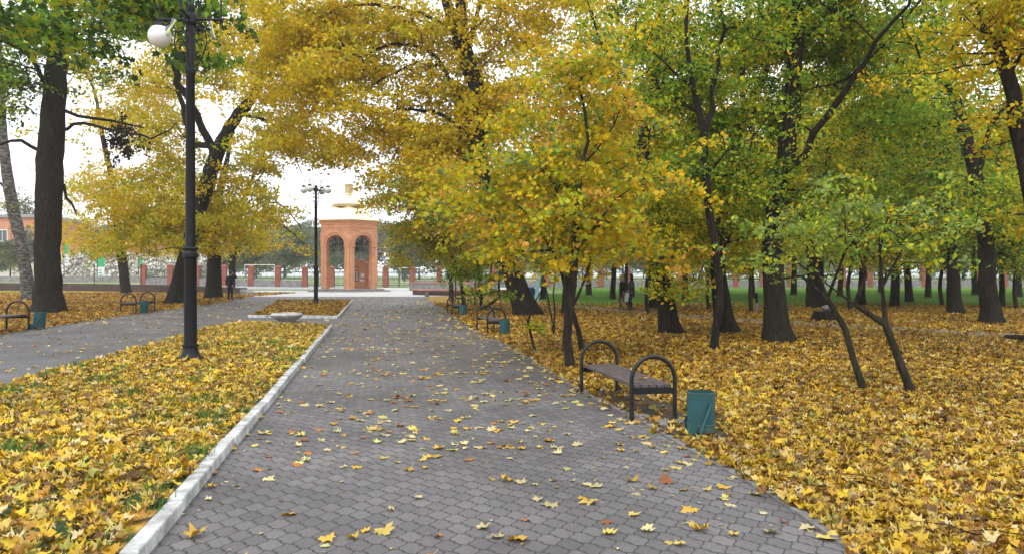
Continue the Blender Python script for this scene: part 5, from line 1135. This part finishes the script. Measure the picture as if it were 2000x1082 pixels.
def goal(p, wd, hh, dp, rz, lb):
    r = empty('football_goal', (p[0], p[1], float(H(p[0], p[1]))), lb, 'goal', None, rz); bm = bmesh.new()
    tube(bm, [(0, 0, 0), (0, 0, hh), (wd, 0, hh), (wd, 0, 0)], .07, 6); bobj('goal_frame', bm, M['white'], r)
    bm = bmesh.new()
    for x in (0, wd): tube(bm, [(x, 0, hh), (x, dp * .5, hh), (x, dp, 0), (x, 0, .02)], .04, 5)
    tube(bm, [(0, dp, .05), (wd, dp, .05)], .04, 5); tube(bm, [(0, dp * .5, hh), (wd, dp * .5, hh)], .04, 5); bobj('net_support', bm, M['white'], r)
goal((-43.5, 125), 4.6, 2.3, 1.6, .25, 'white football goal frame on the field left of the pavilion')
goal((-18.8, 128), 5.4, 2.4, 1.6, -.1, 'white football goal frame on the field right of the pavilion')
goal((-51.5, 118), 3.2, 2.1, 1.4, -.2, 'small white goal frame behind the fence near the standing man')

# ------------------------------------------------------------------ notice board, bins, stump, posts
bx0, by0 = G(903, 588); r = empty('notice_board', (bx0, by0, 0), 'dark green notice board on thin posts above the farthest right bench', 'notice board'); 
wz = 58 / F * by0; zt = CH + (HZ - 488) / F * by0; zb = CH + (HZ - 543) / F * by0
bm = bmesh.new(); box(bm, -wz / 2, wz / 2, -.04, .04, zb, zt); bobj('panel', bm, M['board'], r, bevel=.01)
bm = bmesh.new()
for x0_, x1_, z0_, z1_ in ((-wz / 2 - .05, -wz / 2 - .003, zb - .05, zt + .05), (wz / 2 + .003, wz / 2 + .05, zb - .05, zt + .05), (-wz / 2, wz / 2, zt + .003, zt + .05), (-wz / 2, wz / 2, zb - .05, zb - .003), (-.03, .03, zb, zt)): box(bm, x0_, x1_, -.07 if x0_ > -.1 and x1_ < .1 else -.06, .06, z0_, z1_)
bobj('frame', bm, M['lamp'], r)
for x in (-wz / 2 + .12, -wz / 2 + .5, wz / 2 - .12):
    bm = bmesh.new(); tube(bm, [(x, .02, 0), (x, .02, zb - .05)], .035, 6); bobj('post', bm, M['lamp'], r)
p = G(1034, 584); r = empty('waste_container', (*p, 0), 'blue waste container partly behind the leaning trunk', 'container'); bm = bmesh.new(); lathe(bm, [(.30, .05), (.36, .7), (.38, .72)], 16); bobj('body', bm, M['bluep'], r, True)
bm = bmesh.new(); lathe(bm, [(.38, .723), (.36, .8), (.1, .88)], 16); bobj('lid', bm, M['bluep'], r, True)
p = G(1047, 590); r = empty('post', (*p, 0), 'pale blue leaning board next to the blue container', 'board'); bm = bmesh.new(); box(bm, -.12, .12, -.03, .03, 0, 1.75, Matrix.Rotation(.12, 4, 'Y')); bobj('plank', bm, M['lblue'], r, bevel=.01)
r = empty('tree_stump', (*G(1612, 627), 0), 'dark low tree stump with a pale bag on it near the dirt path', 'stump'); bm = bmesh.new()
vs_ = lathe(bm, [(.62, -.05), (.50, .08), (.42, .22), (.39, .36)], 22, cap=False)
for v in vs_:
    a_ = math.atan2(v.co.y, v.co.x); k_ = 1 + (.25 * math.cos(4 * a_) + .1 * math.cos(7 * a_ + 1)) * max(0, 1 - v.co.z / .4); v.co.x *= k_; v.co.y *= k_
bobj('bark', bm, M['bark'], r, True)
bm = bmesh.new(); lathe(bm, [(.375, .33), (.36, .345), (.0, .35)], 22, cap=False); bobj('cut_face', bm, M['cutwood'], r)
b_ = G(1617, 627); bm = bmesh.new(); bmesh.ops.create_icosphere(bm, subdivisions=3, radius=.2)
for v in bm.verts: v.co *= random.uniform(.93, 1.07); v.co.z = v.co.z * .55 + .1; v.co.x *= 1.15
o = bobj('bag', bm, M['kerb2'], None, True, loc=(b_[0], b_[1], .36)); props(o, 'crumpled pale grey bag lying on the tree stump', 'bag')
q_ = [G(1966, 666), G(2040, 673)]; bm = bmesh.new(); tube(bm, [(q_[0][0], q_[0][1], .08), ((q_[0][0] + q_[1][0]) / 2, (q_[0][1] + q_[1][1]) / 2 + .04, .1), (q_[1][0], q_[1][1], .08)], [.09, .1, .085], 10)
o = bobj('log', bm, M['bark2'], None, True); props(o, 'fallen log at the right end of the dirt path', 'log')
r = empty('marker_post', (*G(1478, 612), 0), 'short grey marker post by the dirt path between the two thick trunks', 'post'); bm = bmesh.new(); lathe(bm, [(.07, 0), (.06, .42), (.02, .45)], 8); bobj('lower_part', bm, M['kerb2'], r); bm = bmesh.new(); lathe(bm, [(.055, .452), (.055, .85), (.02, .9)], 8); bobj('upper_part', bm, M['lamp'], r)
o = empty('leaf', (1.50, 8.85, .409), 'yellow leaf lying on the slats of the nearest bench', 'leaf'); V, Fq, Cc = leaves(np.array([(0, 0, .012)]), np.array([(.1, .1, 1.)]), np.array([.12]), np.array([(.62, .38, .05)]), 'hi', cup=.4); np_mesh('blade', V, Fq, M['fallen'], o, col=Cc)

# ------------------------------------------------------------------ people
def skin(name, chains, m, parent, sub=1):
    """chains: list of lists of (x,y,z,r); chains after the first start at an existing joint (same coordinates)"""
    Vv, E, Rr, idx = [], [], [], {}
    for c in chains:
        prev = None
        for p in c:
            key = tuple(round(q, 4) for q in p[:3])
            if key not in idx: idx[key] = len(Vv); Vv.append(p[:3]); Rr.append(p[3])
            if prev is not None: E.append((prev, idx[key]))
            prev = idx[key]
    me = bpy.data.meshes.new(name); me.from_pydata(Vv, E, []); o = link(name, me, m, parent)
    md = o.modifiers.new('skin', 'SKIN'); md.use_smooth_shade = True; me.skin_vertices or None
    if not me.skin_vertices: 
        a_ = me.attributes.new
    for k, sv in enumerate(me.skin_vertices[0].data): sv.radius = (Rr[k], Rr[k]); sv.use_root = (k == 0)
    s_ = o.modifiers.new('sub', 'SUBSURF'); s_.levels = sub; s_.render_levels = sub
    return o
def mk_skin_layer(o): pass
def person(loc, rz, s, label, J, parts_):
    r = empty('person', (*loc, 0), label, 'person', None, rz, s); return r
def add_skin(name, chains, m, parent):
    Vv, E, Rr, idx = [], [], [], {}
    for c in chains:
        prev = None
        for p in c:
            key = tuple(round(q, 4) for q in p[:3])
            if key not in idx: idx[key] = len(Vv); Vv.append(tuple(p[:3])); Rr.append(p[3])
            if prev is not None and prev != idx[key]: E.append((prev, idx[key]))
            prev = idx[key]
    me = bpy.data.meshes.new(name); me.from_pydata(Vv, E, []); o = link(name, me, m, parent)
    o.modifiers.new('skin', 'SKIN').use_smooth_shade = True
    if not len(me.skin_vertices):
        bpy.context.view_layer.objects.active = o; bpy.ops.mesh.customdata_skin_add()
    for k, sv in enumerate(me.skin_vertices[0].data): sv.radius = (Rr[k], Rr[k]); sv.use_root = (k == 0)
    b_ = o.modifiers.new('sub', 'SUBSURF'); b_.levels = 2; b_.render_levels = 2; return o
def hand(w_, d_, side):
    """five-finger chains from wrist w_ in direction d_"""
    w_ = np.array(w_); d_ = np.array(d_, float); d_ /= np.linalg.norm(d_); n_ = np.cross(d_, (0, 0, 1.)); 
    if np.linalg.norm(n_) < .2: n_ = np.cross(d_, (0, 1., 0))
    n_ /= np.linalg.norm(n_); u_ = np.cross(n_, d_); out = []
    palm = w_ + d_ * .06
    out.append([(*w_, .022), (*palm, .030)])
    for k, (o_, L) in enumerate(((-.03, .062), (-.011, .075), (.011, .07), (.028, .055))):
        a_ = palm + n_ * o_ + d_ * .03; b_ = a_ + d_ * L * .5 + u_ * .008; c_ = b_ + d_ * L * .4 + u_ * .02
        out.append([(*palm, .030), (*a_, .009), (*b_, .0085), (*c_, .007)])
    t0 = w_ + d_ * .03; t1 = t0 - n_ * .04 * side + d_ * .03; out.append([(*w_, .022), (*t1, .011), (*(t1 + d_ * .03 - n_ * .01 * side), .008)])
    return out
def build_person(loc, rz, s, label, hip, legs, chest, neck, head, arms, colr, coat_len, coat_m, leg_m, boot_m, hair_m, long_hair=False, boot_h=.12, bare=False):
    """faces +x in local space; legs [(hip,knee,ankle,toe)], arms [(shoulder,elbow,wrist,dir)]"""
    r = empty('person', (*loc, 0), label, 'person', None, rz, s)
    ch = [[(*hip, .13), (*chest, .14), (*neck, .055), (head[0], head[1], head[2] - .05, .075), (head[0] + .01, head[1], head[2] + .05, .088)],
          [(head[0], head[1], head[2] - .05, .075), (head[0] + .075, head[1], head[2] - .06, .028)],   # jaw
          [(head[0] + .01, head[1], head[2] + .05, .088), (head[0] + .105, head[1], head[2] + .0, .014)]]   # nose
    for k, (h_, kn, an, to) in enumerate(legs): ch.append([(*hip, .13), (*h_, .095), (*kn, .062), (*an, .042), (*to, .036)])
    for k, (sh, el, wr, dr) in enumerate(arms):
        ch.append([(*chest, .14), (*sh, .062), (*el, .044), (*wr, .022)]); ch += hand(wr, dr, 1 if k else -1)
    add_skin('body', ch, M['skin'], r)
    # coat: torso, skirt and sleeves a little thicker than the body
    c2 = [[(hip[0], hip[1], hip[2], .17), (*chest, .175), (chest[0], chest[1], (chest[2] + neck[2]) / 2 + .02, .115), (*neck, .072)], [(hip[0], hip[1], hip[2], .17), (hip[0] + .0, hip[1], hip[2] - coat_len, .185)]]
    for (sh, el, wr, dr) in arms: c2.append([(*chest, .175), (*sh, .085), (*el, .066), (*(np.array(wr) * .93 + np.array(el) * .07), .052)])
    add_skin('coat', c2, coat_m, r)
    for (h_, kn, an, to) in legs:
        add_skin('trouser_leg' if not bare else 'stocking', [[(*h_, .105), (*kn, .072), (*(np.array(an) + np.array((0, 0, boot_h * .4))), .053)]], leg_m, r)
        an = np.array(an); kn_ = np.array(kn); t_ = boot_h / .45; top = an + (kn_ - an) * t_
        add_skin('boot', [[(*top, .062), (*(an + (0, 0, .02)), .052), (*to, .045)]], boot_m, r)
    bm = bmesh.new(); bmesh.ops.create_icosphere(bm, subdivisions=3, radius=.118, matrix=Matrix.Translation((head[0] - .022, head[1], head[2] + .055)) @ Matrix.Diagonal((1.0, .88, 1.02, 1)))
    bmesh.ops.delete(bm, geom=[v for v in bm.verts if v.co.x > head[0] + .05 and v.co.z < head[2] + .09], context='VERTS')
    if long_hair:
        for v in bm.verts:
            if v.co.z < head[2] + .02 and v.co.x < head[0] + .02: v.co.z -= .17; v.co.x -= .02
    h_ = bobj('hair', bm, hair_m, r, True); h_.modifiers.new('s', 'SOLIDIFY').thickness = .012
    for sy in (-1, 1):
        bm = bmesh.new(); bmesh.ops.create_icosphere(bm, subdivisions=2, radius=.011, matrix=Matrix.Translation((head[0] + .088, head[1] + sy * .032, head[2] + .03))); bobj('eye', bm, M['leather'], r, True)
    bm = bmesh.new(); box(bm, head[0] + .088, head[0] + .098, head[1] - .024, head[1] + .024, head[2] - .055, head[2] - .046); bobj('mouth', bm, M['tights'], r)
    return r
mx_, my_ = G(450, 587)
build_person((mx_, my_), R(70), 1.07, 'man in a dark coat seen from behind with one hand raised to his ear', (0, 0, .93), [((0, -.09, .88), (.02, -.1, .48), (0, -.11, .09), (.14, -.13, .04)), ((0, .09, .88), (.01, .12, .48), (-.02, .12, .09), (.12, .14, .04))],
             (.0, 0, 1.30), (.01, 0, 1.50), (.02, 0, 1.63), [((0, -.19, 1.40), (.10, -.42, 1.36), (.06, -.2, 1.58), (-.2, .8, .5)), ((0, .19, 1.40), (-.02, .30, 1.14), (.06, .30, .9), (.1, 0, -1))], None, .22, M['black'], M['black'], M['leather'], M['dark'])
w1 = G(1216, 606)
build_person(w1, R(180), .93, 'blurred woman with light hair, short dark coat and brown boots walking left', (0, 0, .93), [((0, -.08, .88), (.16, -.09, .50), (.04, -.09, .10), (.18, -.09, .06)), ((0, .08, .88), (-.02, .09, .48), (-.32, .09, .22), (-.26, .09, .10))],
             (.03, 0, 1.28), (.05, 0, 1.48), (.08, 0, 1.60), [((.02, -.18, 1.37), (-.10, -.24, 1.12), (.06, -.25, .92), (.2, 0, -1)), ((.02, .18, 1.37), (.08, .24, 1.12), (.22, .22, .98), (.4, 0, -1))], None, .30, M['black'], M['tights'], M['brownleather'], M['blonde'], True, .3, True)
w2_ = G(1236, 607)
build_person((w2_[0], w2_[1] + .35), R(180), .95, 'dark-haired woman in a grey coat and black boots walking behind the light-haired one', (0, 0, .93), [((0, -.08, .88), (.05, -.09, .48), (-.03, -.09, .09), (.10, -.09, .05)), ((0, .08, .88), (.12, .09, .5), (.14, .09, .1), (.27, .09, .06))],
             (.02, 0, 1.28), (.03, 0, 1.48), (.05, 0, 1.61), [((.02, -.18, 1.37), (-.06, -.24, 1.12), (.04, -.25, .90), (.1, 0, -1)), ((.02, .18, 1.37), (.06, .24, 1.12), (.18, .22, .98), (.3, 0, -1))], None, .30, M['grey'], M['black'], M['leather'], M['dark'], True, .36, True)
bg_ = empty('carrier_bag', (w1[0] + .2, w1[1] - .22, .42), 'pale blue and white carrier bag held between the two walking women', 'bag'); bm = bmesh.new(); vs_ = box(bm, -.15, .15, -.05, .05, 0, .40)
for v in vs_[4:]: v.co.x *= .8; v.co.y *= .5
bobj('sack', bm, M['bag'], bg_, bevel=.02)
for s_ in (-1, 1):
    bm = bmesh.new(); tube(bm, [(-.07, s_ * .02, .40), (-.05, s_ * .02, .5), (.05, s_ * .02, .5), (.07, s_ * .02, .40)], .006, 5); bobj('handle', bm, M['bag'], bg_)

# ------------------------------------------------------------------ damp autumn air
hm = bpy.data.materials.new('haze_air'); hm.use_nodes = True; t_ = hm.node_tree; t_.nodes.remove(t_.nodes['Principled BSDF'])
pv = t_.nodes.new('ShaderNodeVolumePrincipled'); pv.inputs['Color'].default_value = (.86, .91, 1, 1); pv.inputs['Density'].default_value = .0005
t_.links.new(pv.outputs[0], t_.nodes['Material Output'].inputs['Volume'])
bm = bmesh.new(); box(bm, -510, 510, -70, 810, -1, 32); props(bobj('haze', bm, hm), kind='stuff')
